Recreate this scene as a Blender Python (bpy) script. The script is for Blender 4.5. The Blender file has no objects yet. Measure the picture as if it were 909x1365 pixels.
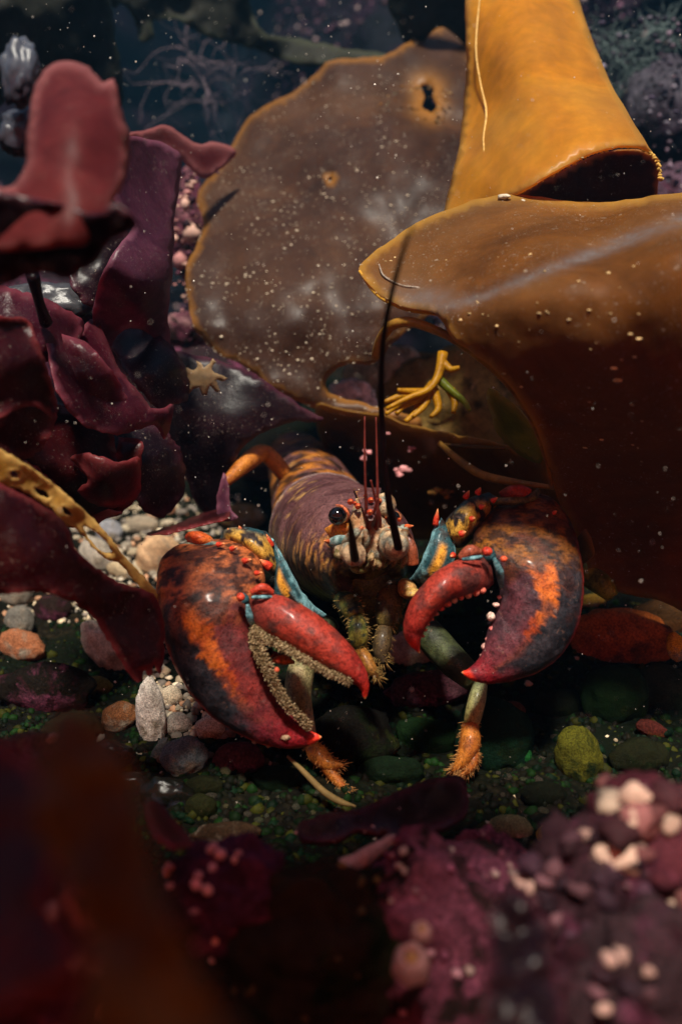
import bpy, bmesh, math, random
import numpy as np
from mathutils import Vector, noise, geometry
random.seed(7); rng = np.random.default_rng(7)
R = math.radians
scene = bpy.context.scene
COL = scene.collection

# ------------------------------------------------------------------ camera, sky, sun
CAM = np.array([0.0, -0.56, 0.345]); PITCH = R(20); F = 1182.0      # photo pixels (909 x 1365)
FWD = np.array([0, math.cos(PITCH), -math.sin(PITCH)])
UPV = np.array([0, math.sin(PITCH), math.cos(PITCH)])
RGT = np.array([1.0, 0, 0])
cam = bpy.data.cameras.new('camera'); camo = bpy.data.objects.new('camera', cam); COL.objects.link(camo)
camo.location = CAM; camo.rotation_euler = (R(90) - PITCH, 0, 0)
cam.sensor_fit = 'VERTICAL'; cam.sensor_height = 36; cam.lens = 36 * F / 1365
cam.clip_start = 0.02; cam.clip_end = 200
cam.dof.use_dof = True; cam.dof.focus_distance = 0.585; cam.dof.aperture_fstop = 4.2
scene.camera = camo

SUN_FROM = Vector((-0.04, -0.32, 1.0)).normalized()
elev = math.asin(SUN_FROM.z); azim = math.atan2(SUN_FROM.x, SUN_FROM.y)
w = bpy.data.worlds.new('World'); scene.world = w; w.use_nodes = True
nt = w.node_tree; bg = nt.nodes['Background']
sky = nt.nodes.new('ShaderNodeTexSky'); sky.sky_type = 'NISHITA'; sky.sun_disc = False
sky.sun_elevation = elev; sky.sun_rotation = azim
nt.links.new(sky.outputs[0], bg.inputs[0]); bg.inputs[1].default_value = 0.06
sun = bpy.data.lights.new('sun', 'SUN'); sun.energy = 5.0; sun.angle = R(7); sun.color = (1, .93, .80)
suno = bpy.data.objects.new('sun', sun); COL.objects.link(suno)
suno.rotation_euler = SUN_FROM.to_track_quat('Z', 'Y').to_euler(); suno.location = (0, 0, 5)
vs = scene.view_settings; vs.view_transform = 'Standard'; vs.look = 'None'; vs.gamma = 1; vs.exposure = 0.45
scene.render.engine = 'CYCLES'
scene.cycles.use_denoising = True
scene.cycles.max_bounces = 6; scene.cycles.transmission_bounces = 4; scene.cycles.volume_bounces = 0

# ------------------------------------------------------------------ helpers
def P(px, py, d):
    return CAM + FWD * d + RGT * ((px - 454.5) / F * d) + UPV * ((682.5 - py) / F * d)
def Pn(a, d):
    a = np.asarray(a, float); d = np.asarray(d, float)[:, None]
    return CAM + FWD * d + RGT * ((a[:, :1] - 454.5) / F * d) + UPV * ((682.5 - a[:, 1:2]) / F * d)
def lin(c):
    c = np.asarray(c, float) / 255
    return np.where(c <= .04045, c / 12.92, ((c + .055) / 1.055) ** 2.4)
def rgb(*c):
    return tuple(lin(c)) + (1.0,)
def fb(x, y, z, o=4):
    return noise.fractal(Vector((x, y, z)), 1.0, 2.0, o)
def gz(x, y):
    z = 0.02 * fb(x * 5, y * 5, 1.3) + 0.006 * fb(x * 25, y * 25, 4.)
    z += 0.10 * max(0, (y - .35)) + .05 * max(0, -x - .05) * max(0, min(1, y + .2))
    return z - .006
def gd(px, py):                       # depth at which the sight line meets the sea bed
    d = .2
    while d < 2.5:
        p = P(px, py, d)
        if p[2] < gz(p[0], p[1]): return d
        d += .004
    return d
def tag(o, label=None, cat=None, group=None, kind=None):
    if label: o['label'] = label
    if cat: o['category'] = cat
    if group: o['group'] = group
    if kind: o['kind'] = kind
    return o
def mk(name, V, Fc, mat, parent=None, col=None, smooth=True, origin=None, attrs=None):
    V = np.asarray(V, float)
    o0 = V.mean(0) if origin is None else np.asarray(origin, float)
    me = bpy.data.meshes.new(name); me.from_pydata((V - o0).tolist(), [], [list(map(int, f)) for f in Fc])
    if col is not None:
        a = me.color_attributes.new('Col', 'FLOAT_COLOR', 'POINT')
        c = np.ones((len(V), 4)); c[:, :3] = np.asarray(col)[:, :3]; a.data.foreach_set('color', c.ravel())
    for k, v in (attrs or {}).items():
        a = me.attributes.new(k, 'FLOAT', 'POINT'); a.data.foreach_set('value', np.asarray(v, float))
    if smooth: me.polygons.foreach_set('use_smooth', [True] * len(me.polygons))
    me.materials.append(mat); me.update()
    o = bpy.data.objects.new(name, me); COL.objects.link(o)
    o.location = o0
    if parent is not None:
        o.parent = parent; bpy.context.view_layer.update if False else None
        o.location = Vector(o0) - Vector(wloc(parent))
    return o
def wloc(o):
    l = Vector(o.location)
    while o.parent: o = o.parent; l += Vector(o.location)
    return l
def empty(name, loc):
    o = bpy.data.objects.new(name, None); COL.objects.link(o); o.location = loc; o.empty_display_size = .02; return o
def cr(pts, n):                       # Catmull-Rom resample, open
    p = np.asarray(pts, float); m = len(p)
    if m == 2:
        t = np.linspace(0, 1, n)[:, None]; return p[0] * (1 - t) + p[1] * t
    q = np.vstack([2 * p[0] - p[1], p, 2 * p[-1] - p[-2]])
    t = np.linspace(0, m - 1 - 1e-9, n); i = t.astype(int); f = (t - i)[:, None]
    a, b, c, d = q[i], q[i + 1], q[i + 2], q[i + 3]
    return .5 * (2 * b + (c - a) * f + (2 * a - 5 * b + 4 * c - d) * f ** 2 + (3 * b - a - 3 * c + d) * f ** 3)
def ring_faces(N, M):
    f = []
    for i in range(N - 1):
        for j in range(M):
            f.append((i * M + j, i * M + (j + 1) % M, (i + 1) * M + (j + 1) % M, (i + 1) * M + j))
    return f
def loft(name, st, mat, parent, N=70, M=40, colf=None, bump=0., bs=60, sq=1.0, flat=1.):
    """st rows: ax, ay, bx, by, depth, half thickness (m)[, depth offset of b]"""
    st = [tuple(s) + ((0.,) if len(s) == 6 else ()) for s in st]
    S = cr(st, N); V = []; cl = []
    for i, s in enumerate(S):
        a = P(s[0], s[1], s[4]); b = P(s[2], s[3], s[4] + s[6]); c = (a + b) / 2; wv = (b - a) / 2
        t = CAM - c; wn = wv / (np.linalg.norm(wv) + 1e-9); t = t - wn * t.dot(wn); t /= np.linalg.norm(t)
        for j in range(M):
            th = 2 * math.pi * j / M; ct, sn = math.cos(th), math.sin(th)
            x = math.copysign(abs(ct) ** sq, ct); y = math.copysign(abs(sn) ** sq, sn)
            p = c + wv * x + t * (max(s[5] * flat, 2e-4) * y)
            if bump:
                n_ = wv * x / (np.dot(wv, wv) + 1e-9) ** .5 + t * y
                p = p + n_ * bump * fb(p[0] * bs, p[1] * bs, p[2] * bs)
            V.append(p)
            if colf: cl.append(colf(i / (N - 1), x, y, p))
    Fc = ring_faces(N, M); n = len(V)
    V.append(np.mean(V[:M], 0)); V.append(np.mean(V[n - M:n], 0))
    if colf: cl += [cl[0], cl[n - 1]]
    for j in range(M):
        Fc.append((n, (j + 1) % M, j)); Fc.append((n + 1, n - M + j, n - M + (j + 1) % M))
    return mk(name, V, Fc, mat, parent, cl if colf else None)
def tube_geo(pts, rad, M=8):
    pts = np.asarray(pts, float); n = len(pts); T = np.gradient(pts, axis=0)
    T /= np.linalg.norm(T, axis=1)[:, None] + 1e-12
    u = np.cross(T[0], [.3, .9, .2]); u /= np.linalg.norm(u); V = []
    for i in range(n):
        u = u - T[i] * u.dot(T[i]); u /= np.linalg.norm(u); v = np.cross(T[i], u)
        for j in range(M):
            a = 2 * math.pi * j / M; V.append(pts[i] + (u * math.cos(a) + v * math.sin(a)) * rad[i])
    Fc = ring_faces(n, M); k = len(V); V += [pts[0], pts[-1]]
    for j in range(M):
        Fc.append((k, (j + 1) % M, j)); Fc.append((k + 1, k - M + j, k - M + (j + 1) % M))
    return V, Fc
def tube(name, pxd, rad, mat, parent=None, n=24, M=10, colf=None, world=False):
    """pxd rows: px, py, depth; rad in metres at each"""
    c = np.array([p if world else P(*p) for p in pxd]); pts = cr(c, n); r = cr(np.array(rad, float)[:, None], n)[:, 0]
    V, Fc = tube_geo(pts, np.maximum(r, 1e-4), M)
    cl = None
    if colf:
        cl = [colf(min(i // M, n - 1) / (n - 1), p) for i, p in enumerate(V[:-2])] + [colf(0, V[-2]), colf(1, V[-1])]
    return mk(name, V, Fc, mat, parent, cl)
class Bag:                            # collects many small bits into one mesh
    def __init__(s): s.V = []; s.F = []; s.C = []
    def add(s, V, Fc, c=None):
        n = len(s.V); s.V += list(V); s.F += [tuple(i + n for i in f) for f in Fc]
        if c is not None: s.C += [c] * len(V)
    def build(s, name, mat, parent=None, smooth=True):
        return mk(name, s.V, s.F, mat, parent, s.C if s.C else None, smooth)
def ico(sub):
    bm = bmesh.new(); bmesh.ops.create_icosphere(bm, subdivisions=sub, radius=1)
    V = np.array([v.co[:] for v in bm.verts]); Fc = [tuple(v.index for v in f.verts) for f in bm.faces]; bm.free(); return V, Fc
ICO = {k: ico(k) for k in (1, 2, 3, 4, 5)}
def tps(ctrl):
    c = np.array(ctrl, float); X = c[:, :2] / 100; n = len(c)
    def U(r2): return np.where(r2 > 1e-12, r2 * np.log(r2 + 1e-12), 0)
    K = U(((X[:, None] - X[None]) ** 2).sum(-1)) + np.eye(n) * .02
    Pm = np.hstack([np.ones((n, 1)), X]); A = np.block([[K, Pm], [Pm.T, np.zeros((3, 3))]])
    s = np.linalg.solve(A, np.concatenate([c[:, 2], np.zeros(3)]))
    def f(q):
        q = np.asarray(q, float) / 100
        return U(((q[:, None] - X[None]) ** 2).sum(-1)) @ s[:n] + s[n] + q @ s[n + 1:]
    return f
def inside(poly, q):
    x, y = q[:, 0], q[:, 1]; r = np.zeros(len(q), bool); n = len(poly)
    for i in range(n):
        x1, y1 = poly[i]; x2, y2 = poly[(i + 1) % n]
        c = (y1 > y) != (y2 > y)
        with np.errstate(divide='ignore', invalid='ignore'):
            r ^= c & (x < (x2 - x1) * (y - y1) / (y2 - y1) + x1)
    return r
def edist(poly, q):
    d = np.full(len(q), 1e9); n = len(poly)
    for i in range(n):
        a = poly[i]; ab = poly[(i + 1) % n] - a; L = ab.dot(ab) + 1e-9
        t = np.clip(((q - a) @ ab) / L, 0, 1); d = np.minimum(d, np.hypot(*(q - a - t[:, None] * ab).T))
    return d
def closed_curve(o, sp, jag=0, js=18, seed=0., smooth=True):
    o = np.array(o, float); n = len(o); out = []
    for i in range(n):
        a, b, c, d = o[i - 1], o[i], o[(i + 1) % n], o[(i + 2) % n]
        k = max(1, int(np.hypot(*(c - b)) / sp))
        for t in np.arange(k) / k:
            out.append(.5 * (2 * b + (c - a) * t + (2 * a - 5 * b + 4 * c - d) * t * t + (3 * b - a - 3 * c + d) * t ** 3) if smooth else b + (c - b) * t)
    out = np.array(out)
    if jag:
        T = np.roll(out, -1, 0) - np.roll(out, 1, 0); T /= np.linalg.norm(T, axis=1)[:, None] + 1e-9
        N_ = np.stack([-T[:, 1], T[:, 0]], 1)
        out = out + N_ * np.array([jag * fb(p[0] / js, p[1] / js, seed, 3) for p in out])[:, None]
    return out
SEED = [0.]
def sheet(name, outline, ctrl, mat, parent=None, dfn=None, sp=9, thick=.0012, jag=2.5, js=18, ripple=.004, rs=60, holes=(), curl=0., curlw=25, edgew=8, smooth=True, ruffle=0., rfs=13, wornf=None):  # wornf: mask of the painted sky sheen along the crease
    SEED[0] += 3.7; sd = SEED[0]
    poly = closed_curve(outline, sp * .7, jag, js, sd, smooth); hs = [closed_curve(h, sp * .45, 1.2, 6, sd) for h in holes]
    lo, hi = poly.min(0), poly.max(0); g = []
    ys = np.arange(lo[1], hi[1], sp * .87)
    for k, y in enumerate(ys):
        for x in np.arange(lo[0] + (k % 2) * sp / 2, hi[0], sp): g.append((x, y))
    g = np.array(g) + rng.uniform(-.15, .15, (len(g), 2)) * sp
    keep = inside(poly, g) & (edist(poly, g) > sp * .5)
    for h in hs: keep &= ~inside(h, g) & (edist(h, g) > sp * .35)
    g = g[keep]
    pts = [poly] + hs + [g]; edges = []; k = 0
    for c in [poly] + hs:
        n = len(c); edges += [(k + i, k + (i + 1) % n) for i in range(n)]; k += n
    allp = np.vstack(pts)
    vo, eo, fo, *_ = geometry.delaunay_2d_cdt([Vector(p) for p in allp], edges, [], 0, 1e-4)
    q = np.array([v[:] for v in vo]); fo = np.array([f for f in fo if len(f) == 3])
    cen = q[fo].mean(1); ok = inside(poly, cen)
    for h in hs: ok &= ~inside(h, cen)
    fo = fo[ok]
    used = np.unique(fo); mp = -np.ones(len(q), int); mp[used] = np.arange(len(used)); q = q[used]; fo = mp[fo]
    e = edist(poly, q)
    for h in hs: e = np.minimum(e, edist(h, q) * (.30 if np.ptp(h[:, 0]) > 15 and sp > 8 else 1.5))
    d = tps(ctrl)(q)
    rp = np.array([fb(p[0] / rs, p[1] / rs, sd, 3) for p in q])
    d = d + ripple * rp * (.35 + .65 * np.exp(-e / 40)) + curl * np.clip(1 - e / curlw, 0, 1) ** 2
    if ruffle: d = d + ruffle * np.exp(-e / 16) * np.array([fb(p[0] / rfs, p[1] / rfs, sd + 5, 2) for p in q])
    if dfn is not None: d = d + dfn(q)
    V = Pn(q, d); edge = np.exp(-(e / edgew) ** 2)
    # thickness: second skin along the normals, stitched at the border
    fn = np.cross(V[fo[:, 1]] - V[fo[:, 0]], V[fo[:, 2]] - V[fo[:, 0]]); vn = np.zeros_like(V)
    for j in range(3): np.add.at(vn, fo[:, j], fn)
    vn /= np.linalg.norm(vn, axis=1)[:, None] + 1e-12
    n = len(V); V2 = np.vstack([V + vn * thick / 2, V - vn * thick / 2])
    faces = [tuple(f) for f in fo] + [(f[0] + n, f[2] + n, f[1] + n) for f in fo]
    cnt = {}
    for f in fo:
        for a, b in ((f[0], f[1]), (f[1], f[2]), (f[2], f[0])):
            if (b, a) in cnt: del cnt[(b, a)]
            else: cnt[(a, b)] = 1
    for a, b in cnt: faces.append((b, a, a + n, b + n))
    o = mk(name, V2, faces, mat, parent, attrs={'Edge': np.concatenate([edge, edge]), **({'CreaseSheen': np.tile(np.clip(wornf(q), 0, 1), 2)} if wornf is not None else {})})
    return o, V, vn, q

# ------------------------------------------------------------------ materials
def wet(b): b.inputs['Specular IOR Level'].default_value = .08; return b      # little contrast to water
def newmat(name):
    m = bpy.data.materials.new(name); m.use_nodes = True; t = m.node_tree
    return m, t, wet(t.nodes['Principled BSDF']), t.nodes['Material Output']
def nd(t, typ, **kw):
    n = t.nodes.new(typ)
    for k, v in kw.items(): setattr(n, k, v)
    return n
def ramp(t, fac, stops):
    r = nd(t, 'ShaderNodeValToRGB'); e = r.color_ramp.elements
    while len(e) > 1: e.remove(e[0])
    e[0].position, e[0].color = stops[0]
    for p, c in stops[1:]:
        x = e.new(p); x.color = c
    t.links.new(fac, r.inputs[0]); return r.outputs[0]
def tex(t, scale, detail=5, rough=.6, dist=0., stretch=None):
    tc = nd(t, 'ShaderNodeTexCoord'); n = nd(t, 'ShaderNodeTexNoise')
    n.inputs['Scale'].default_value = scale; n.inputs['Detail'].default_value = detail
    n.inputs['Roughness'].default_value = rough; n.inputs['Distortion'].default_value = dist
    src = tc.outputs['Object']
    if stretch:
        mp = nd(t, 'ShaderNodeMapping'); mp.inputs['Scale'].default_value = stretch; t.links.new(src, mp.inputs[0]); src = mp.outputs[0]
    t.links.new(src, n.inputs['Vector']); return n.outputs['Fac']
def mix(t, fac, a, b, mode='MIX'):
    m = nd(t, 'ShaderNodeMix', data_type='RGBA', blend_type=mode)
    for s, v in ((m.inputs[0], fac), (m.inputs[6], a), (m.inputs[7], b)):
        if isinstance(v, (int, float, tuple)): s.default_value = v
        else: t.links.new(v, s)
    return m.outputs[2]
def bumpn(t, h, strength, dist, bsdf):
    b = nd(t, 'ShaderNodeBump'); b.inputs['Strength'].default_value = strength; b.inputs['Distance'].default_value = dist
    t.links.new(h, b.inputs['Height']); t.links.new(b.outputs[0], bsdf.inputs['Normal']); return b
def blade_mat(name, dark, mid, light, edge, trans=.35, rough=.32, specks=.5, scale=14, sscale=260, spec=.5, tcol=None, bump=.25, edgek=1., grey=None, vein=.6):
    m, t, b, out = newmat(name)
    c = ramp(t, tex(t, scale, 6, .62, .6), [(.3, dark), (.5, mid), (.72, light)])
    fine = ramp(t, tex(t, scale * 14, 3, .6), [(.3, (.86, .86, .86, 1)), (.7, (1.1, 1.1, 1.1, 1))])
    c = mix(t, 1., c, fine, 'MULTIPLY')
    at = nd(t, 'ShaderNodeAttribute', attribute_name='Edge')
    if grey: c = mix(t, ramp(t, tex(t, scale * .8, 5, .6, .8), [(.42, (0, 0, 0, 1)), (.68, (.8, .8, .8, 1))]), c, grey)
    veins = ramp(t, tex(t, scale * 3, 5, .7, 1.5), [(.36, (.74, .74, .74, 1)), (.5, (1, 1, 1, 1)), (.64, (1.18, 1.16, 1.12, 1))]); c = mix(t, vein, c, veins, 'MULTIPLY')
    mk_ = nd(t, 'ShaderNodeMath', operation='MULTIPLY'); t.links.new(at.outputs['Fac'], mk_.inputs[0]); mk_.inputs[1].default_value = edgek
    c = mix(t, mk_.outputs[0], c, edge)
    aw = nd(t, 'ShaderNodeAttribute', attribute_name='CreaseSheen'); wf = mix(t, 1., ramp(t, tex(t, 50, 6, .7), [(.3, (.15, .15, .15, 1)), (.65, (1, 1, 1, 1))]), aw.outputs['Color'], 'MULTIPLY'); c = mix(t, wf, c, rgb(120, 114, 114))  # grey sheen of the sky mixed into the blade colour
    base = c
    if specks:
        sp = ramp(t, tex(t, sscale * 1.7, 2, .5, .5), [(.66, (0, 0, 0, 1)), (.72, (1, 1, 1, 1))])
        sp2 = ramp(t, tex(t, sscale * 5, 1, .5), [(.66, (0, 0, 0, 1)), (.72, (.7, .7, .7, 1))])
        pick = ramp(t, tex(t, 16, 5, .7, .8), [(.42, (.05, .05, .05, 1)), (.68, (specks, specks, specks, 1))])
        s2 = mix(t, 1., mix(t, 1., sp, sp2, 'ADD'), pick, 'MULTIPLY')
        c = mix(t, s2, c, rgb(205, 190, 170))
    t.links.new(c, b.inputs['Base Color']); b.inputs['Roughness'].default_value = rough
    b.inputs['Specular IOR Level'].default_value = spec * .4
    bumpn(t, tex(t, scale * 5, 6, .65), bump, .003, b)
    tr = nd(t, 'ShaderNodeBsdfTranslucent'); ms = nd(t, 'ShaderNodeMixShader'); ms.inputs[0].default_value = trans
    t.links.new(mix(t, 1., base, tcol or (1.3, 1.05, .7, 1), 'MULTIPLY'), tr.inputs[0])
    t.links.new(b.outputs[0], ms.inputs[1]); t.links.new(tr.outputs[0], ms.inputs[2]); t.links.new(ms.outputs[0], out.inputs[0])
    return m
def shell_mat(name, rough=.40, bump=.38, bscale=420, coat=.14, mott=.45):
    m, t, b, out = newmat(name)
    at = nd(t, 'ShaderNodeAttribute', attribute_name='Col')
    f = ramp(t, tex(t, 190, 8, .75, .4), [(.28, (1 - mott,) * 3 + (1,)), (.5, (1, 1, 1, 1)), (.72, (1 + mott * .6,) * 3 + (1,))])
    c = mix(t, 1., at.outputs['Color'], f, 'MULTIPLY')
    blot = ramp(t, tex(t, 520, 4, .7, .6), [(.40, (.34, .30, .30, 1)), (.50, (1, 1, 1, 1))]); c = mix(t, .75, c, blot, 'MULTIPLY')
    pores = ramp(t, tex(t, 1500, 2, .5), [(.36, (.45, .42, .4, 1)), (.46, (1, 1, 1, 1)), (.66, (1, 1, 1, 1)), (.74, (1.25, 1.2, 1.15, 1))])
    c = mix(t, .8, c, pores, 'MULTIPLY')
    scr = ramp(t, tex(t, 260, 3, .6, 1.2, (1, .12, 1)), [(.63, (0, 0, 0, 1)), (.70, (.22, .22, .22, 1))]); c = mix(t, scr, c, rgb(150, 110, 90))
    t.links.new(c, b.inputs['Base Color'])
    b.inputs['Specular IOR Level'].default_value = .2; b.inputs['Coat Weight'].default_value = coat * .7; b.inputs['Coat Roughness'].default_value = .16
    rr = ramp(t, tex(t, 90, 6, .75), [(.3, (rough - .12,) * 3 + (1,)), (.7, (rough + .25,) * 3 + (1,))]); t.links.new(rr, b.inputs['Roughness'])
    b1 = bumpn(t, tex(t, bscale * 2.5, 4, .7), bump, .0008, b)
    b2 = nd(t, 'ShaderNodeBump'); b2.inputs['Strength'].default_value = .45; b2.inputs['Distance'].default_value = .003
    t.links.new(tex(t, 110, 5, .65), b2.inputs['Height']); t.links.new(b2.outputs[0], b1.inputs['Normal'])
    return m
def rock_mat(name, tint2, tint3, scale=60, rough=.75, bump=.7, f2=(.5, .62), f3=(.58, .72), speck=.35):
    m, t, b, out = newmat(name)
    oi = nd(t, 'ShaderNodeObjectInfo')
    g = ramp(t, tex(t, scale, 8, .68), [(.25, (.45, .45, .45, 1)), (.5, (.95, .95, .95, 1)), (.75, (1.35, 1.3, 1.25, 1))])
    c = mix(t, 1., oi.outputs['Color'], g, 'MULTIPLY')
    c = mix(t, ramp(t, tex(t, scale * .55, 6, .65, .4), [(f2[0], (0, 0, 0, 1)), (f2[1], (1, 1, 1, 1))]), c, tint2)
    c = mix(t, ramp(t, tex(t, scale * .9, 6, .7, .8), [(f3[0], (0, 0, 0, 1)), (f3[1], (1, 1, 1, 1))]), c, tint3)
    s = ramp(t, tex(t, scale * 16, 2, .5), [(.36, (1 - speck,) * 3 + (1,)), (.5, (1, 1, 1, 1)), (.66, (1 + speck,) * 3 + (1,))])
    c = mix(t, 1., c, s, 'MULTIPLY')
    t.links.new(c, b.inputs['Base Color']); b.inputs['Roughness'].default_value = rough; b.inputs['Specular IOR Level'].default_value = .25 if rough < .3 else .07
    bumpn(t, tex(t, scale * 3, 8, .72), bump, .004, b)
    return m
def col_mat(name, rough=.6, var=.4, scale=200, bump=.4, sss=0.):
    m, t, b, out = newmat(name)
    at = nd(t, 'ShaderNodeAttribute', attribute_name='Col')
    f = ramp(t, tex(t, scale, 5, .7), [(.3, (1 - var,) * 3 + (1,)), (.7, (1 + var * .6,) * 3 + (1,))])
    t.links.new(mix(t, 1., at.outputs['Color'], f, 'MULTIPLY'), b.inputs['Base Color'])
    b.inputs['Roughness'].default_value = rough
    if sss: b.inputs['Subsurface Weight'].default_value = sss; b.inputs['Subsurface Scale'].default_value = .004
    bumpn(t, tex(t, scale * 2, 4, .7), bump, .001, b)
    return m
def plain(name, c, rough=.4, var=.3, scale=150, bump=.3, coat=0.):
    m, t, b, out = newmat(name)
    f = ramp(t, tex(t, scale, 5, .7), [(.3, tuple(x * (1 - var) for x in c[:3]) + (1,)), (.7, tuple(min(1, x * (1 + var)) for x in c[:3]) + (1,))])
    t.links.new(f, b.inputs['Base Color']); b.inputs['Roughness'].default_value = rough; b.inputs['Coat Weight'].default_value = coat
    bumpn(t, tex(t, scale * 2, 4, .7), bump, .001, b); return m

M_big = blade_mat('brown_kelp', rgb(40, 25, 20), rgb(70, 44, 31), rgb(108, 72, 44), rgb(160, 108, 48), trans=.40, specks=.9, tcol=(1.5, .95, .45, 1), scale=6, rough=.40, bump=.22, spec=.45, grey=rgb(66, 46, 38))
M_orange = blade_mat('orange_kelp', rgb(172, 108, 34), rgb(214, 148, 36), rgb(240, 186, 54), rgb(214, 172, 84), trans=.55, specks=.3, tcol=(1.25, 1.0, .35, 1), scale=6, rough=.36, vein=.0, bump=.10, grey=rgb(172, 116, 54))
M_fold = blade_mat('fold_kelp', rgb(80, 48, 22), rgb(118, 72, 28), rgb(146, 94, 42), rgb(196, 146, 62), trans=.42, rough=.52, spec=.28, specks=.8, tcol=(1.3, .8, .3, 1), scale=8, sscale=200, grey=rgb(118, 84, 52), vein=.25)
M_under = blade_mat('under_kelp', rgb(70, 46, 14), rgb(96, 64, 20), rgb(120, 84, 30), rgb(140, 100, 40), trans=.35, specks=.5, tcol=(1.2, 1.1, .45, 1), scale=12)
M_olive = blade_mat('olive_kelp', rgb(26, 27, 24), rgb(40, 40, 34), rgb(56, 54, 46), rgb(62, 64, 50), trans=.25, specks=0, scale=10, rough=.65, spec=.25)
M_frond = blade_mat('yellow_frond', rgb(110, 76, 28), rgb(160, 116, 44), rgb(186, 144, 66), rgb(196, 160, 90), trans=.3, specks=.2, scale=40)
M_greenk = blade_mat('green_kelp', rgb(66, 76, 16), rgb(116, 124, 30), rgb(160, 158, 56), rgb(150, 140, 60), trans=.4, specks=0, scale=18)
M_dark = blade_mat('near_kelp', rgb(40, 30, 14), rgb(66, 56, 22), rgb(112, 108, 44), rgb(90, 80, 36), trans=.35, specks=0, scale=22, tcol=(.9, 1.1, .4, 1))
TR = (1.5, .6, .7, 1)
M_red = blade_mat('red_alga', rgb(74, 22, 26), rgb(100, 36, 38), rgb(122, 52, 52), rgb(176, 112, 110), trans=.5, specks=.2, scale=12, rough=.5, spec=.5, bump=.05, tcol=TR, edgek=.8)
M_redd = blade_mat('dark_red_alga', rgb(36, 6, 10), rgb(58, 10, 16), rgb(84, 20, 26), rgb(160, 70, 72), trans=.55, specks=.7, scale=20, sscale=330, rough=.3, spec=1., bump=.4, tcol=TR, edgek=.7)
M_purp = blade_mat('purple_alga', rgb(58, 26, 46), rgb(88, 44, 66), rgb(114, 62, 84), rgb(150, 92, 112), trans=.5, specks=.8, scale=14, sscale=330, rough=.36, spec=.8, bump=.2, tcol=TR, edgek=.7)
M_mag = blade_mat('magenta_alga', rgb(46, 10, 22), rgb(72, 18, 34), rgb(96, 30, 46), rgb(156, 76, 90), trans=.55, specks=.8, scale=16, sscale=330, rough=.3, spec=1., bump=.4, tcol=TR, edgek=.7)
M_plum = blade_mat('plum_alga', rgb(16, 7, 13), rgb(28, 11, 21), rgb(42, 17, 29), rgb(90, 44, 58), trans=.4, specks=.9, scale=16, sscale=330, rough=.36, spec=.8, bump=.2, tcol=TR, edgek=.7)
M_shell = shell_mat('lobster_shell')
M_soft = shell_mat('lobster_joint', rough=.45, bump=.3, coat=.1, mott=.4)
M_eye = plain('eye_black', (.004, .004, .005), .06, .1, 100, .02, 1.)
M_ant = plain('antenna_brown', rgb(26, 13, 14), .5, .5, 900, .5)
M_bris = col_mat('bristles', .8, .5, 500, .5)
M_rock = rock_mat('stone', rgb(116, 106, 92), rgb(176, 162, 140), 70)
M_slick = rock_mat('slick_shell', rgb(46, 46, 56), rgb(84, 86, 96), 40, rough=.22, bump=.15, speck=.1)
M_mossy = rock_mat('mossy_stone', rgb(13, 24, 7), rgb(38, 44, 10), 60)
M_rust = rock_mat('rusty_stone', rgb(70, 40, 14), rgb(34, 22, 12), 45)
M_mottle = rock_mat('mottled_stone', rgb(52, 44, 20), rgb(160, 130, 90), 40)
M_crust = rock_mat('crusted_stone', rgb(104, 52, 74), rgb(40, 16, 22), 34, f2=(.50, .62), f3=(.50, .60), bump=.9)
M_pinkcr = rock_mat('pink_crust', rgb(96, 48, 64), rgb(30, 18, 16), 34, f2=(.42, .54), f3=(.46, .56), bump=.9)
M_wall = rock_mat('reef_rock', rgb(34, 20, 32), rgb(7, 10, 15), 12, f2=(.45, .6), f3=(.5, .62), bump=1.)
M_col = col_mat('coloured_bits', .65, .4, 220, .5)
M_nod = col_mat('nodules', .6, .35, 260, .6)
M_part = plain('particles', rgb(225, 215, 200), .7, .1)
M_bed, t, b, out = newmat('sea_bed')
c = ramp(t, tex(t, 3, 8, .7), [(.3, rgb(8, 9, 5)), (.5, rgb(17, 17, 10)), (.7, rgb(44, 36, 24))])
tc = nd(t, 'ShaderNodeTexCoord'); vo = nd(t, 'ShaderNodeTexVoronoi'); vo.inputs['Scale'].default_value = 160; t.links.new(tc.outputs['Object'], vo.inputs['Vector'])
c = mix(t, 1., c, ramp(t, vo.outputs['Distance'], [(.05, (1.2, 1.15, 1.05, 1)), (.6, (.3, .3, .3, 1))]), 'MULTIPLY')
c = mix(t, ramp(t, tex(t, 7, 5, .6), [(.45, (0, 0, 0, 1)), (.6, (1, 1, 1, 1))]), c, rgb(7, 13, 4))
t.links.new(c, b.inputs['Base Color']); b.inputs['Roughness'].default_value = .85
bumpn(t, vo.outputs['Distance'], .9, .003, b).invert = True

# ------------------------------------------------------------------ sea bed and reef wall
def axis_pts(lo, a, b_, hi, fine, coarse):
    return np.concatenate([np.arange(lo, a, coarse), np.arange(a, b_, fine), np.arange(b_, hi + coarse, coarse)])
xs = axis_pts(-8, -.8, .8, 8, .014, .5); ys = axis_pts(-8, -.5, 1.4, 12, .014, .5)
V = [(x, y, gz(x, y) if -1.5 < x < 1.5 and -1 < y < 2 else gz(max(-1.5, min(1.5, x)), max(-1, min(2, y)))) for y in ys for x in xs]
nx = len(xs); Fc = [(j * nx + i, j * nx + i + 1, (j + 1) * nx + i + 1, (j + 1) * nx + i) for j in range(len(ys) - 1) for i in range(nx - 1)]
tag(mk('seabed', V, Fc, M_bed, origin=(0, 0, 0)), 'pebbly sea bed under the lobster', kind='structure')

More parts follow.
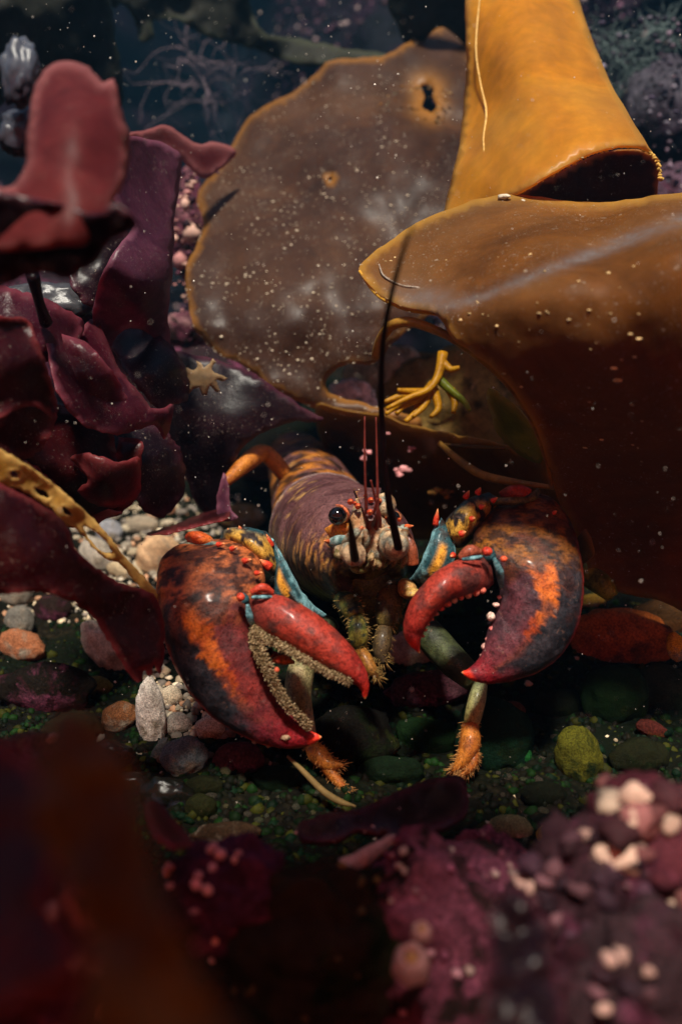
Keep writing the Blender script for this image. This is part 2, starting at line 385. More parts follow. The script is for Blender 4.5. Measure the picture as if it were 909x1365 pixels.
def wall_y(x, z):
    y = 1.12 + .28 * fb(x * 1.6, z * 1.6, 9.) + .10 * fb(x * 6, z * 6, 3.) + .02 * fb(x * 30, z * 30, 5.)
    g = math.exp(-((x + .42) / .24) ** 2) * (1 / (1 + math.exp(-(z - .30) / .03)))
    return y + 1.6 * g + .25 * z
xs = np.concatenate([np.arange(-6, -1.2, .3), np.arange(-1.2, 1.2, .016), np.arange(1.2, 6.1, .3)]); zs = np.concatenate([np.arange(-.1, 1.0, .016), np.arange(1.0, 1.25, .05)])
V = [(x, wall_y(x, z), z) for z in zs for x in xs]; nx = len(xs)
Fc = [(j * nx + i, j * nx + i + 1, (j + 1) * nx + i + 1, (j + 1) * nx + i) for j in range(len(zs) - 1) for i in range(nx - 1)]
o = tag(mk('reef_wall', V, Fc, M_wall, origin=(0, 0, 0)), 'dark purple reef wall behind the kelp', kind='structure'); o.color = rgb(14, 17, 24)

def blob(bag, c, r, col, sub=1, flat=1., rot=None):
    V, Fc = ICO[sub]; s = np.array([r * random.uniform(.7, 1.3), r * random.uniform(.7, 1.3), r * random.uniform(.7, 1.3) * flat])
    a = random.uniform(0, 6.28); ca, sa = math.cos(a), math.sin(a)
    q = V * s * (1 + .18 * rng.standard_normal((len(V), 1)))
    if rot is not None: q = q @ rot.T
    else: q = np.stack([q[:, 0] * ca - q[:, 1] * sa, q[:, 0] * sa + q[:, 1] * ca, q[:, 2]], 1)
    bag.add(q + c, Fc, tuple(np.array(col) * random.uniform(.6, 1.3)))
bag = Bag(); pal = [lin((110, 76, 92)), lin((84, 60, 72)), lin((40, 28, 40)), lin((150, 128, 124)), lin((60, 42, 46)), lin((26, 24, 32)), lin((30, 26, 36))]
for i in range(5200):
    x = random.uniform(-.9, .9); z = random.uniform(.12, .85)
    if fb(x * 6, z * 6, 2.) < -.12: continue
    if math.exp(-((x + .42) / .24) ** 2) > .3 and z > .28: continue
    blob(bag, (x, wall_y(x, z) - .004, z), random.uniform(.002, .0075), random.choice(pal))
tag(bag.build('reef_growth', M_nod), 'pinkish coralline knobs covering the reef wall', 'coralline growth', kind='stuff')

# ------------------------------------------------------------------ kelp
def blade(name, label, cat, *a, **k):
    group = k.pop('group', None); o, V, vn, q = sheet(name, *a, **k); tag(o, label, cat, group); return o, V, vn, q
def specks(name, parent, V, vn, q, n, r, region=None, colr=(200, 182, 158), cluster=30):
    bag = Bag(); k = 0; tries = 0
    sgn = np.sign(((CAM - V) * vn).sum(1))
    while k < n and tries < n * 60:
        tries += 1; i = random.randrange(len(V))
        if region and not region(q[i]): continue
        if fb(q[i][0] / cluster, q[i][1] / cluster, 11.) < random.uniform(-.3, .35): continue
        rr = r * min(1.1, math.exp(random.gauss(-.95, .45))); nb = np.flatnonzero(((q - q[i]) ** 2).sum(1) < 220); j2 = int(rng.choice(nb)); p = V[i] + (V[j2] - V[i]) * random.random() + vn[i] * sgn[i] * .0005
        blob(bag, p, rr, lin(colr), 1, .5); k += 1
    o = bag.build(name, M_nod, parent); o['kind'] = 'stuff'; return o
big, V, vn, q = blade('kelp', 'broad brown kelp blade with white specks and a torn orange-ringed hole, above the lobster', 'kelp',
    [(440, 82), (470, 78), (520, 72), (555, 48), (585, 38), (612, 40), (640, 120), (650, 280), (640, 360), (570, 420), (524, 456), (500, 484), (458, 487), (434, 504), (438, 523), (470, 534), (510, 544), (560, 558), (562, 570), (500, 557), (430, 547), (365, 518), (325, 488), (285, 466), (255, 424), (249, 360), (272, 305), (264, 262), (300, 212), (330, 160), (362, 138), (405, 112)],
    [(440, 82, 1.02), (600, 40, 1.06), (640, 300, .86), (560, 420, .82), (560, 560, .80), (430, 547, .80), (325, 488, .80), (250, 390, .83), (264, 262, .91), (350, 150, .99), (420, 300, .865), (400, 430, .79), (520, 250, .87), (300, 330, .86)],
    M_big, jag=3, ripple=.02, rs=90, edgew=4.5, curl=.004,
    holes=[[(560, 116), (568, 112), (578, 118), (576, 128), (582, 142), (574, 150), (562, 142), (566, 130)], [(437, 237), (442, 235), (444, 240), (439, 242)]])
specks('bryozoan_speck', big, V, vn, q, 900, .0019, lambda p: p[0] < 590 and p[1] > 100, (205, 186, 160), 45)
# tattered ring round the tear
bag = Bag()
for i in range(60):
    a = random.uniform(0, 6.28); rr = random.uniform(.7, 1.25)
    p = P(555 + 42 * rr * math.cos(a), 140 + 26 * rr * math.sin(a), .93); p = P(555 + 42 * rr * math.cos(a), 140 + 26 * rr * math.sin(a), .955); blob(bag, p, random.uniform(.0008, .0022), lin(random.choice([(150, 100, 46), (170, 136, 90), (110, 108, 84)])), 1, .5)
o = bag.build('torn_rim', M_nod, big); o['kind'] = 'stuff'

# orange blade, rolled: front skin, inner skin
org, V, vn, q = blade('kelp', 'bright orange kelp blade hanging at top right, rolled open at its lower end', 'kelp',
    [(634, -40), (622, 100), (612, 200), (592, 300), (640, 282), (690, 258), (745, 226), (800, 201), (850, 196), (878, 216), (862, 196), (834, 150), (802, 88), (770, 0), (762, -40)],
    [(634, -40, .80), (762, -40, .82), (700, -20, .76), (597, 285, .68), (690, 255, .60), (720, 150, .63), (800, 200, .585), (860, 197, .60), (880, 216, .64), (802, 88, .70), (620, 120, .76), (700, 80, .68)],
    M_orange, jag=1.2, ripple=.006, edgew=5, thick=.002)
specks('bryozoan_speck', org, V, vn, q, 220, .0011, None, (220, 200, 150))
sheet('inner_face', [(690, 262), (745, 230), (800, 205), (850, 200), (876, 216), (876, 250), (862, 290), (780, 300), (700, 290)],
      [(690, 262, .625), (876, 216, .65), (800, 204, .66), (780, 300, .70), (860, 290, .70), (700, 290, .66)], M_big, org, jag=1, ripple=.004, edgew=3)
bag = Bag()
for c_ in cr(np.array([(600, 290), (650, 279), (690, 259), (745, 227), (800, 201), (850, 196), (874, 214), (880, 240)], float), 120):
    blob(bag, P(c_[0] + random.uniform(-2, 2), c_[1] + random.uniform(-2, 2), .60 + .0001 * abs(c_[0] - 790)), random.uniform(.0006, .0016), lin((200, 160, 80)))
for c_ in ((672, 262), (696, 268), (705, 270), (735, 222)): blob(bag, P(*c_, .594), .0042 if c_[0] in (672, 696) else .0028, lin((226, 212, 186)), 2, .35)
bag.build('curled_rim', M_nod, org)['kind'] = 'stuff'
tube('midrib', [(641, -20, .768), (634, 60, .735), (640, 110, .719), (648, 150, .698), (644, 190, .679), (652, 240, .647), (655, 268, .628)], [.0005, .0008, .0006, .0009, .0006, .0008, .0004], plain('rib', rgb(206, 164, 96), .6, .5, 400), org)

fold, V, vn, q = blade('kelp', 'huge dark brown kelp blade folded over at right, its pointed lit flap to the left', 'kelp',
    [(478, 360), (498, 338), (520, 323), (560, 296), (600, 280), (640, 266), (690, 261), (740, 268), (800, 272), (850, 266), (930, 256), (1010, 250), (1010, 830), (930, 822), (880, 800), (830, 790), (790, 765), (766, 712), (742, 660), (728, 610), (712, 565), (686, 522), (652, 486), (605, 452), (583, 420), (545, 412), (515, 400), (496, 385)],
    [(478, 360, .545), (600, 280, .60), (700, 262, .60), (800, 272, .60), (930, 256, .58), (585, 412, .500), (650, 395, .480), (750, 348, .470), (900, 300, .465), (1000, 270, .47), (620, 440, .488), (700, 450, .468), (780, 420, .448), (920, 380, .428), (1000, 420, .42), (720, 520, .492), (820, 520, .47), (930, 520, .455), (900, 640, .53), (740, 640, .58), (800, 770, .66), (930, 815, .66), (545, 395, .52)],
    M_fold, wornf=lambda q: 1.0 * np.clip((q[:, 0] - 560) / 40, 0, 1) * np.exp(-((q[:, 1] + 2 - (418 - .36 * (q[:, 0] - 585) - .00005 * (q[:, 0] - 585) ** 2)) / (6 + .009 * (q[:, 0] - 585))) ** 2) + .8 * np.exp(-((q[:, 0] - 560) / 45) ** 2 - ((q[:, 1] - 400) / 16) ** 2), dfn=lambda q: .010 * np.clip((q[:, 0] - 590) / 60, 0, 1) * np.exp(-((q[:, 1] - (418 - .36 * (q[:, 0] - 585) - .00005 * (q[:, 0] - 585) ** 2)) / 13) ** 2), jag=1.5, ripple=.006, rs=80, edgew=6, thick=.002)  # sky sheen painted as a grey band along the crease
specks('bryozoan_speck', fold, V, vn, q, 130, .0022, lambda p: 340 < p[1] < 620 and p[0] < 860, (200, 170, 120), 60)
specks('pale_speck', fold, V, vn, q, 160, .0009, lambda p: p[1] < 430 and p[0] < 760, (200, 180, 160), 40)
o = tube('curled_lip', [(500, 476, .56), (508, 452, .545), (522, 434, .53), (545, 429, .522), (575, 438, .515), (605, 453, .508), (652, 488, .505), (686, 523, .515), (712, 566, .54), (727, 610, .56), (735, 650, .575)], [.0028, .0032, .0032, .003, .0026, .0022, .002, .002, .002, .0018, .0014], M_frond, fold, 60, 8)
tube('rim_line', [(479, 361, .543), (496, 386, .535), (515, 401, .527), (545, 413, .519), (583, 420, .508)], [.0008, .0012, .0013, .0012, .0006], plain('rim_ochre', rgb(190, 140, 50), .5), fold, 40, 6)
tube('whitish_crack', [(505, 352, .541), (512, 368, .534), (535, 380, .526), (560, 384, .52), (592, 392, .51), (598, 404, .506), (586, 414, .505)], [.0003, .0005, .0003, .0006, .0004, .0007, .0002], plain('crack_pale', rgb(150, 136, 122), .7, .6, 900), fold, 40, 6)

und, V, vn, q = blade('kelp', 'dark amber kelp sheet behind the lobster and its antennae', 'kelp',
    [(420, 543), (460, 548), (505, 553), (560, 570), (610, 580), (660, 590), (722, 612), (732, 640), (772, 690), (790, 740), (740, 760), (660, 720), (600, 720), (530, 715), (480, 690), (440, 620)],
    [(420, 543, .80), (505, 553, .79), (610, 580, .72), (722, 612, .63), (772, 690, .62), (740, 740, .66), (600, 700, .84), (480, 680, .92), (440, 620, .92), (560, 620, .80)],
    M_under, jag=2, ripple=.008, edgew=9)
tube('rolled_fold', [(585, 590, .715), (610, 612, .70), (640, 632, .675), (680, 642, .645), (737, 650, .615)], [.002, .003, .0034, .003, .0016], M_frond, und, 40, 8)
tube('rolled_fold', [(590, 592, .72), (625, 596, .70), (672, 598, .66)], [.001, .002, .001], M_under, und, 20, 8)
bag = Bag()
for (x, y, s) in [(533, 632, .004), (541, 627, .005), (528, 628, .003), (487, 612, .003), (580, 655, .005), (592, 660, .004), (598, 654, .003), (488, 602, .003), (517, 578, .002), (549, 600, .003), (614, 590, .003)]:
    for k in range(3): blob(bag, P(x + random.uniform(-5, 5), y + random.uniform(-3, 3), .785), s * .8, lin((206, 140, 140) if x < 560 else (150, 104, 50)), 2, .6)
bag.build('pink_crust', M_nod, und)['kind'] = 'stuff'

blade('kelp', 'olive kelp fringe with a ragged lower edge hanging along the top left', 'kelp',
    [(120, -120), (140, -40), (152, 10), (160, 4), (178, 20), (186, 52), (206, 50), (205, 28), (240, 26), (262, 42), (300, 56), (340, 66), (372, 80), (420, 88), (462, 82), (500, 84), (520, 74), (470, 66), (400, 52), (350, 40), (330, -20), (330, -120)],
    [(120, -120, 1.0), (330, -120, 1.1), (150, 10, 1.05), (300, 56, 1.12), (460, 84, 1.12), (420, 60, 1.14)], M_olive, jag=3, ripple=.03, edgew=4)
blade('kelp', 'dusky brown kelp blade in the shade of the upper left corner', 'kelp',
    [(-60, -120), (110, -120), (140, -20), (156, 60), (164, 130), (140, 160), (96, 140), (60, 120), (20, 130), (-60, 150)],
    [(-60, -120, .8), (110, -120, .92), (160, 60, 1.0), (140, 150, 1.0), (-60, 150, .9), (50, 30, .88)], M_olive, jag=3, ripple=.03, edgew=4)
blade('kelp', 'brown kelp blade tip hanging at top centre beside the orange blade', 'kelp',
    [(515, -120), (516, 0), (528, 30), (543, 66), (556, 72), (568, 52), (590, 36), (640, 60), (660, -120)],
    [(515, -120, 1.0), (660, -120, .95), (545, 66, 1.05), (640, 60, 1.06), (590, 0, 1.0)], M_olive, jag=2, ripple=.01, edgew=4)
blade('kelp', 'green kelp scrap under the curled lip at right', 'kelp',
    [(650, 520), (672, 530), (696, 552), (714, 575), (724, 605), (720, 616), (700, 610), (680, 594), (660, 570)],
    [(650, 520, .60), (724, 605, .60), (680, 594, .63), (700, 560, .59)], M_greenk, jag=2, ripple=.006, sp=6)
blade('kelp_frond', 'yellow-brown perforated kelp frond slanting in from the left edge to the left claw', 'kelp',
    [(-30, 575), (0, 598), (40, 622), (80, 652), (110, 678), (140, 708), (170, 745), (200, 778), (214, 800), (208, 804), (188, 786), (160, 752), (140, 744), (120, 724), (100, 704), (80, 700), (70, 708), (62, 706), (64, 694), (78, 688), (60, 672), (30, 654), (0, 646), (-30, 640)],
    [(-30, 600, .44), (80, 670, .475), (210, 800, .525), (65, 700, .475), (150, 730, .50)], M_frond, jag=2, js=9, ripple=.006, sp=5, thick=.002,
    holes=[[(14, 628), (24, 630), (26, 636), (16, 636)], [(46, 650), (62, 656), (66, 664), (52, 660)], [(112, 700), (138, 718), (150, 736), (134, 734), (118, 716)], [(84, 676), (94, 682), (96, 688), (86, 684)]])
blade('kelp', 'out-of-focus dark olive kelp close to the lens at lower left', 'kelp',
    [(70, 965), (104, 950), (150, 990), (186, 1050), (200, 1130), (226, 1210), (270, 1300), (320, 1420), (100, 1480), (120, 1300), (90, 1180), (50, 1090)],
    [(80, 950, .155), (230, 1120, .135), (350, 1420, .11), (60, 1480, .105), (20, 1090, .14)], M_dark, jag=.6, js=60, ripple=.003, sp=14)

blade('red_alga', 'blurred deep red weed very close at the lower left edge', 'red alga',
    [(-80, 1010), (0, 990), (50, 1030), (84, 1110), (70, 1200), (110, 1280), (60, 1330), (-80, 1320)], [(-80, 1010, .17), (50, 1030, .16), (110, 1280, .125), (-80, 1320, .13)], M_redd, jag=1, js=40, ripple=.004, sp=14)
blade('red_alga', 'blurred dark red weed in front of the pink rock, lower right of centre', 'red alga',
    [(652, 1212), (690, 1180), (730, 1230), (742, 1300), (750, 1420), (640, 1420), (650, 1290)], [(640, 1200, .27), (730, 1210, .27), (720, 1400, .23), (660, 1380, .23)], M_plum, jag=5, js=24, ripple=.012, sp=10)
# kelp canopy added unseen above the frame, cut to shade and light the foreground
bag = Bag(); 
def shade_sheet(x0, x1, ya, yb, z, sd):
    nxx, nyy = 90, 40; V = []
    for j in range(nyy):
        for i in range(nxx):
            u, v = i / (nxx - 1), j / (nyy - 1); x = x0 + (x1 - x0) * u
            a_ = ya + .04 * fb(x * 9, 5., sd); e_ = yb + .04 * fb(x * 9, 2., sd); y = a_ + (e_ - a_) * v
            V.append((x + .02 * fb(y * 4, x, sd), y, z + .03 * fb(x * 3, y * 3, sd)))
    Fc = [(j * nxx + i, j * nxx + i + 1, (j + 1) * nxx + i + 1, (j + 1) * nxx + i) for j in range(nyy - 1) for i in range(nxx - 1)]
    bag.add(V, Fc); bag.add([(a, b_, c_ + .002) for a, b_, c_ in V], Fc)
shade_sheet(-2.5, 2.5, -3.0, -.545, .60, 1.)
shade_sheet(-2.5, .02, -.70, -.33, .57, 2.)
shade_sheet(-.03, 2.5, -.425, -.315, .585, 3.)
tag(bag.build('shade_canopy', blade_mat('shade_canopy_mat', rgb(140, 96, 34), rgb(180, 128, 46), rgb(206, 150, 60), rgb(200, 150, 70), trans=.85, specks=0, tcol=(1.5, 1.1, .5, 1))), 'unseen canopy added overhead to shade the near rocks and warm their light', 'kelp', kind='stuff')

# ------------------------------------------------------------------ red algae at left
A = 'red alga'
blade('red_alga', 'pinkish red alga blade standing up at upper left, out of focus', A,
    [(44, 130), (60, 96), (80, 84), (112, 88), (138, 112), (152, 106), (162, 150), (172, 186), (166, 240), (150, 272), (168, 290), (182, 300), (170, 306), (130, 322), (70, 330), (-40, 330), (-40, 250), (8, 252), (24, 244), (36, 220), (38, 176)],
    [(80, 84, .39), (152, 106, .39), (172, 186, .375), (150, 280, .345), (-40, 330, .35), (44, 150, .37), (100, 160, .352), (100, 260, .335)], M_red, ruffle=.003, rfs=26, jag=2.5, js=9, ripple=0.0030, curl=.003, curlw=14)
blade('red_alga', 'flat rose red alga strip lying behind the brown blade at upper left', A,
    [(172, 178), (200, 172), (226, 169), (262, 192), (285, 189), (314, 204), (280, 236), (262, 232), (238, 208), (205, 196), (180, 190)],
    [(172, 178, .74), (310, 204, .885), (262, 230, .85), (226, 170, .82)], M_red, jag=2, ripple=0.0015, sp=7)
blade('red_alga', 'long purple alga blade hanging down left of the brown kelp', A,
    [(160, 190), (200, 186), (240, 206), (238, 260), (232, 300), (230, 360), (224, 420), (226, 462), (190, 440), (160, 442), (142, 470), (124, 424), (132, 380), (150, 340), (176, 300), (150, 262)],
    [(160, 190, .60), (240, 206, .70), (232, 300, .66), (224, 440, .68), (130, 400, .60), (176, 300, .60), (190, 380, .59)], M_purp, thick=.0007, edgew=3.5, ruffle=.004, rfs=26, jag=2, ripple=0.0030)
blade('red_alga', 'magenta alga blade spreading to a pale notched tip, left of the star-shaped scrap', A,
    [(60, 404), (96, 446), (126, 424), (142, 452), (162, 496), (188, 526), (206, 546), (232, 538), (230, 556), (219, 584), (206, 566), (182, 575), (150, 578), (112, 566), (84, 536), (66, 484)],
    [(60, 404, .58), (126, 424, .62), (219, 580, .62), (112, 566, .54), (150, 500, .59), (206, 550, .60), (80, 480, .54)], M_mag, thick=.0007, edgew=3.5, ruffle=.004, rfs=26, jag=2.5, js=10, ripple=0.0035)
blade('red_alga', 'dark maroon alga blade at the left edge with a bent rim', A,
    [(-40, 424), (10, 424), (38, 428), (52, 460), (66, 500), (78, 548), (70, 556), (40, 540), (-40, 560)],
    [(-40, 424, .44), (38, 428, .47), (76, 548, .49), (-40, 560, .44), (30, 480, .45)], M_redd, thick=.0007, edgew=3.5, ruffle=.004, rfs=26, jag=2.5, js=10, ripple=0.0025, curl=-.008)
glossy = blade('red_alga', 'glossy maroon alga blade with a folded lip at left', A,
    [(-40, 548), (30, 532), (80, 540), (120, 556), (150, 580), (156, 606), (160, 584), (190, 590), (188, 616), (180, 666), (150, 690), (110, 690), (70, 660), (30, 630), (-40, 590)],
    [(-40, 560, .52), (80, 540, .58), (156, 590, .595), (188, 600, .585), (180, 660, .61), (110, 690, .60), (80, 610, .555), (130, 630, .57)], M_redd, thick=.0007, edgew=3.5, ruffle=.004, rfs=26, jag=3, js=10, ripple=0.0035, curl=.006)
sheet('torn_lip', [(96, 610), (120, 604), (160, 616), (186, 612), (182, 664), (140, 676), (104, 654), (118, 640)], [(100, 610, .555), (186, 612, .575), (182, 664, .595), (104, 654, .565), (140, 640, .55)], M_redd, glossy[0], jag=3, js=8, ripple=0.0015, sp=6)
blade('red_alga', 'small crimson alga tip poking out below the glossy maroon blade', A,
    [(116, 668), (150, 680), (162, 684), (144, 690), (122, 700)], [(116, 668, .60), (162, 684, .61), (122, 700, .61)], M_red, sp=5, ripple=0.0005)
blade('red_alga', 'wide plum-dark alga sheet behind the star-shaped scrap', A,
    [(146, 444), (190, 446), (228, 466), (282, 478), (340, 500), (400, 540), (430, 560), (380, 566), (330, 590), (304, 640), (300, 690), (268, 680), (236, 610), (200, 570), (160, 500)],
    [(146, 444, .72), (282, 478, .74), (430, 560, .74), (300, 690, .76), (200, 570, .74), (300, 560, .72)], M_plum, thick=.0007, edgew=3.5, ruffle=.004, rfs=26, jag=3, ripple=0.0040)
blade('red_alga', 'dark red alga blade with a ragged bottom edge beside the long grey stones', A,
    [(-40, 640), (30, 660), (84, 694), (104, 734), (150, 772), (196, 788), (212, 804), (220, 850), (214, 898), (206, 884), (200, 904), (193, 892), (184, 910), (160, 880), (140, 846), (112, 812), (60, 790), (-40, 780)],
    [(-40, 640, .42), (84, 694, .455), (212, 804, .50), (214, 895, .495), (140, 846, .475), (-40, 780, .42), (60, 740, .435)], M_redd, thick=.0007, edgew=3.5, ruffle=.004, rfs=26, jag=2.5, js=8, ripple=0.0030)
blade('red_alga', 'narrow dark red alga tongue above the left claw', A,
    [(196, 712), (230, 702), (270, 684), (300, 676), (306, 690), (280, 698), (250, 706), (222, 712)],
    [(196, 712, .66), (306, 684, .66), (250, 700, .64)], M_redd, thick=.0007, edgew=3.5, ruffle=.004, rfs=26, sp=5, ripple=0.0015)
blade('red_alga', 'small pale-edged purple alga tip hanging beside the orange leg', A,
    [(294, 636), (302, 634), (308, 676), (318, 690), (304, 694), (290, 690)], [(296, 636, .68), (318, 690, .68), (290, 690, .68)], M_purp, thick=.0007, edgew=3.5, ruffle=.004, rfs=26, sp=4, ripple=0.0008)
blade('red_alga', 'blackish sheet added as shade over the foot of the standing red blade', A,  # dark sheet put where the red blade's foot only falls into shade
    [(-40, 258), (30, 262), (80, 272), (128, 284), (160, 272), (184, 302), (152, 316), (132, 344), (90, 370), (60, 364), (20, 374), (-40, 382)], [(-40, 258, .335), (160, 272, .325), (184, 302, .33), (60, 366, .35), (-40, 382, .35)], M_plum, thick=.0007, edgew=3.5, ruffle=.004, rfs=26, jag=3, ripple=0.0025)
tube('alga_stalk', [(44, 366, .5), (52, 400, .52), (62, 430, .54)], [.004, .003, .004], M_plum)
tag(bpy.data.objects['alga_stalk'], 'short dark alga stalk between the far left blades', 'red alga')
for (lab, ol, ds, m_) in [
 ('small magenta alga frill in the shade at far left', [(-40, 378), (40, 392), (84, 410), (112, 432), (92, 470), (40, 484), (-40, 466)], (.55, .58, .53), M_mag),
 ('crumpled magenta alga frill over the dark blade, left', [(62, 446), (100, 452), (134, 474), (172, 540), (150, 562), (110, 540), (80, 500)], (.56, .585, .55), M_mag),
 ('dark plum alga frill below the long purple blade', [(148, 452), (198, 440), (240, 476), (252, 530), (226, 540), (214, 548), (182, 514)], (.66, .69, .64), M_plum),
 ('maroon alga frill just above the yellow frond', [(-40, 596), (30, 612), (70, 640), (112, 690), (90, 702), (40, 676), (-40, 654)], (.54, .59, .54), M_redd),
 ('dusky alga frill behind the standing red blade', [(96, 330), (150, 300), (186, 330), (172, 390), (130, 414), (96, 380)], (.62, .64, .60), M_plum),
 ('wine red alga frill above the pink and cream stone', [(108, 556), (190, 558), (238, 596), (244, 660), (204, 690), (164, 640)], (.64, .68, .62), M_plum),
 ('dark wine red alga strip at the left edge by the grey shell-like stone', [(-40, 440), (20, 452), (64, 500), (74, 560), (40, 610), (-40, 600)], (.50, .52, .49), M_redd)]:
    xy = np.array(ol, float); c0 = xy.mean(0)
    blade('red_alga', lab, A, ol, [tuple(xy[0]) + (ds[0],), tuple(xy[len(xy) // 2]) + (ds[1],), tuple(xy[-1]) + (ds[2],), tuple(c0) + (ds[0] - .012,)], m_, ruffle=.006, rfs=26, jag=3, js=9, ripple=0.0045, sp=7)
M_scrap = blade_mat('scrap_tan', rgb(80, 70, 66), rgb(112, 94, 72), rgb(146, 116, 76), rgb(150, 124, 90), trans=.3, specks=0, scale=60)
# pale star-shaped scrap
sheet('alga_scrap', [(241, 492), (250, 490), (258, 494), (264, 489), (262, 481), (268, 484), (272, 490), (280, 484), (284, 478), (288, 482), (282, 492), (286, 497), (296, 500), (304, 504), (298, 508), (288, 506), (290, 514), (294, 522), (288, 522), (280, 514), (276, 526), (270, 527), (266, 516), (258, 518), (251, 526), (249, 520), (255, 512), (247, 510), (250, 504), (248, 498)],
      [(243, 494, .69), (304, 504, .69), (270, 524, .69), (272, 504, .683)], M_scrap, sp=4, jag=1, js=5, ripple=.002, smooth=False)
tag(bpy.data.objects['alga_scrap'], 'small star-shaped tan alga scrap lying on the plum sheet', 'alga scrap')
M_yel = blade_mat('yellow_branch', rgb(140, 92, 10), rgb(176, 124, 16), rgb(200, 150, 30), rgb(200, 150, 30), trans=.25, specks=0, scale=90)
# yellow branched alga in the gap
root = empty('branched_alga', P(578, 520, .70)); tag(root, 'bright yellow forked alga in the gap under the brown kelp', 'alga')
for (pts) in ([(590, 470), (584, 500), (570, 520), (545, 530), (515, 545)], [(578, 512), (560, 530), (540, 540), (528, 552)], [(572, 520), (566, 540), (550, 556)], [(584, 505), (600, 520), (618, 535), (626, 548)], [(560, 528), (535, 528), (512, 536)], [(578, 520), (584, 544), (574, 556)], [(545, 530), (530, 540), (514, 552)], [(560, 540), (552, 552), (540, 562)], [(600, 520), (606, 536), (604, 550)], [(566, 524), (548, 522), (530, 520)], [(588, 482), (600, 492), (612, 490)]):
    n = len(pts); tube('branch', [(x, y, .70 - .004 * i) for i, (x, y) in enumerate(pts)], [.0042 * (1 - .6 * i / (n - 1)) for i in range(n)], M_greenk if pts[0][0] == 584 else M_yel, root, 16, 8)
# filamentous algae on the reef
def wisps(label, spots, n, L, r, colr, name='thread_alga', d0=1.3):
    bag = Bag()
    for k in range(n):
        x, y, d = random.choice(spots); p = P(x + random.uniform(-12, 12), y + random.uniform(-10, 10), d); a = random.uniform(0, 6.28)
        pts = [p]; v = np.array([math.cos(a), random.uniform(-.4, .4), math.sin(a)])
        for s in range(8):
            v = v + rng.standard_normal(3) * .42; v /= np.linalg.norm(v); pts.append(pts[-1] + v * L / 8)
        Vt, Ft = tube_geo(np.array(pts), np.linspace(r, r * .4, 9), 4); bag.add(Vt, Ft, tuple(lin(colr) * random.uniform(.6, 1.2)))
    return tag(bag.build(name, M_col), label, 'alga', kind='stuff')
wisps('tangle of thin pale threads of alga at upper left', [(270, 110, 1.2), (290, 140, 1.2), (245, 70, 1.18), (320, 120, 1.2)], 46, .13, .0004, (150, 128, 136))
wisps('grey-green thread algae at the top right corner', [(810, 60, 1.1), (850, 90, 1.1), (830, 130, 1.1), (880, 40, 1.1), (880, 150, 1.1)], 220, .05, .0006, (110, 124, 120))

# ------------------------------------------------------------------ rocks and pebbles
def stone(name, label, cat, px, py, rx, ry, rot=0, d=None, col=(120, 110, 96), mat=None, blocky=.9, rough=.10, sub=4, group=None, depthr=None, fr=1.6, lift=.35):
    if d is None: d = gd(px, py + .55 * math.hypot(ry * math.cos(R(rot)), rx * math.sin(R(rot))))
    k = d / F; a = R(rot); Vs, Fc = ICO[sub]; sd = px * .37 + py * .11
    s = np.sign(Vs) * np.abs(Vs) ** blocky; s /= np.maximum(np.linalg.norm(s, axis=1)[:, None], .9)
    n = np.array([rough * fb(v[0] * fr + sd, v[1] * fr, v[2] * fr, 5) for v in Vs]); s = s * (1 + n)[:, None]
    q = s * np.array([rx * k, ry * k, (depthr if depthr else .75 * min(rx, ry)) * k])
    x = q[:, 0] * math.cos(a) - q[:, 1] * math.sin(a); y = q[:, 0] * math.sin(a) + q[:, 1] * math.cos(a)
    Vw = P(px, py, d) + np.outer(x, RGT) + np.outer(y, UPV) + np.outer(-q[:, 2], FWD)
    o = mk(name, Vw, Fc, mat or M_rock); o.color = rgb(*col); tag(o, label, cat, group); return o
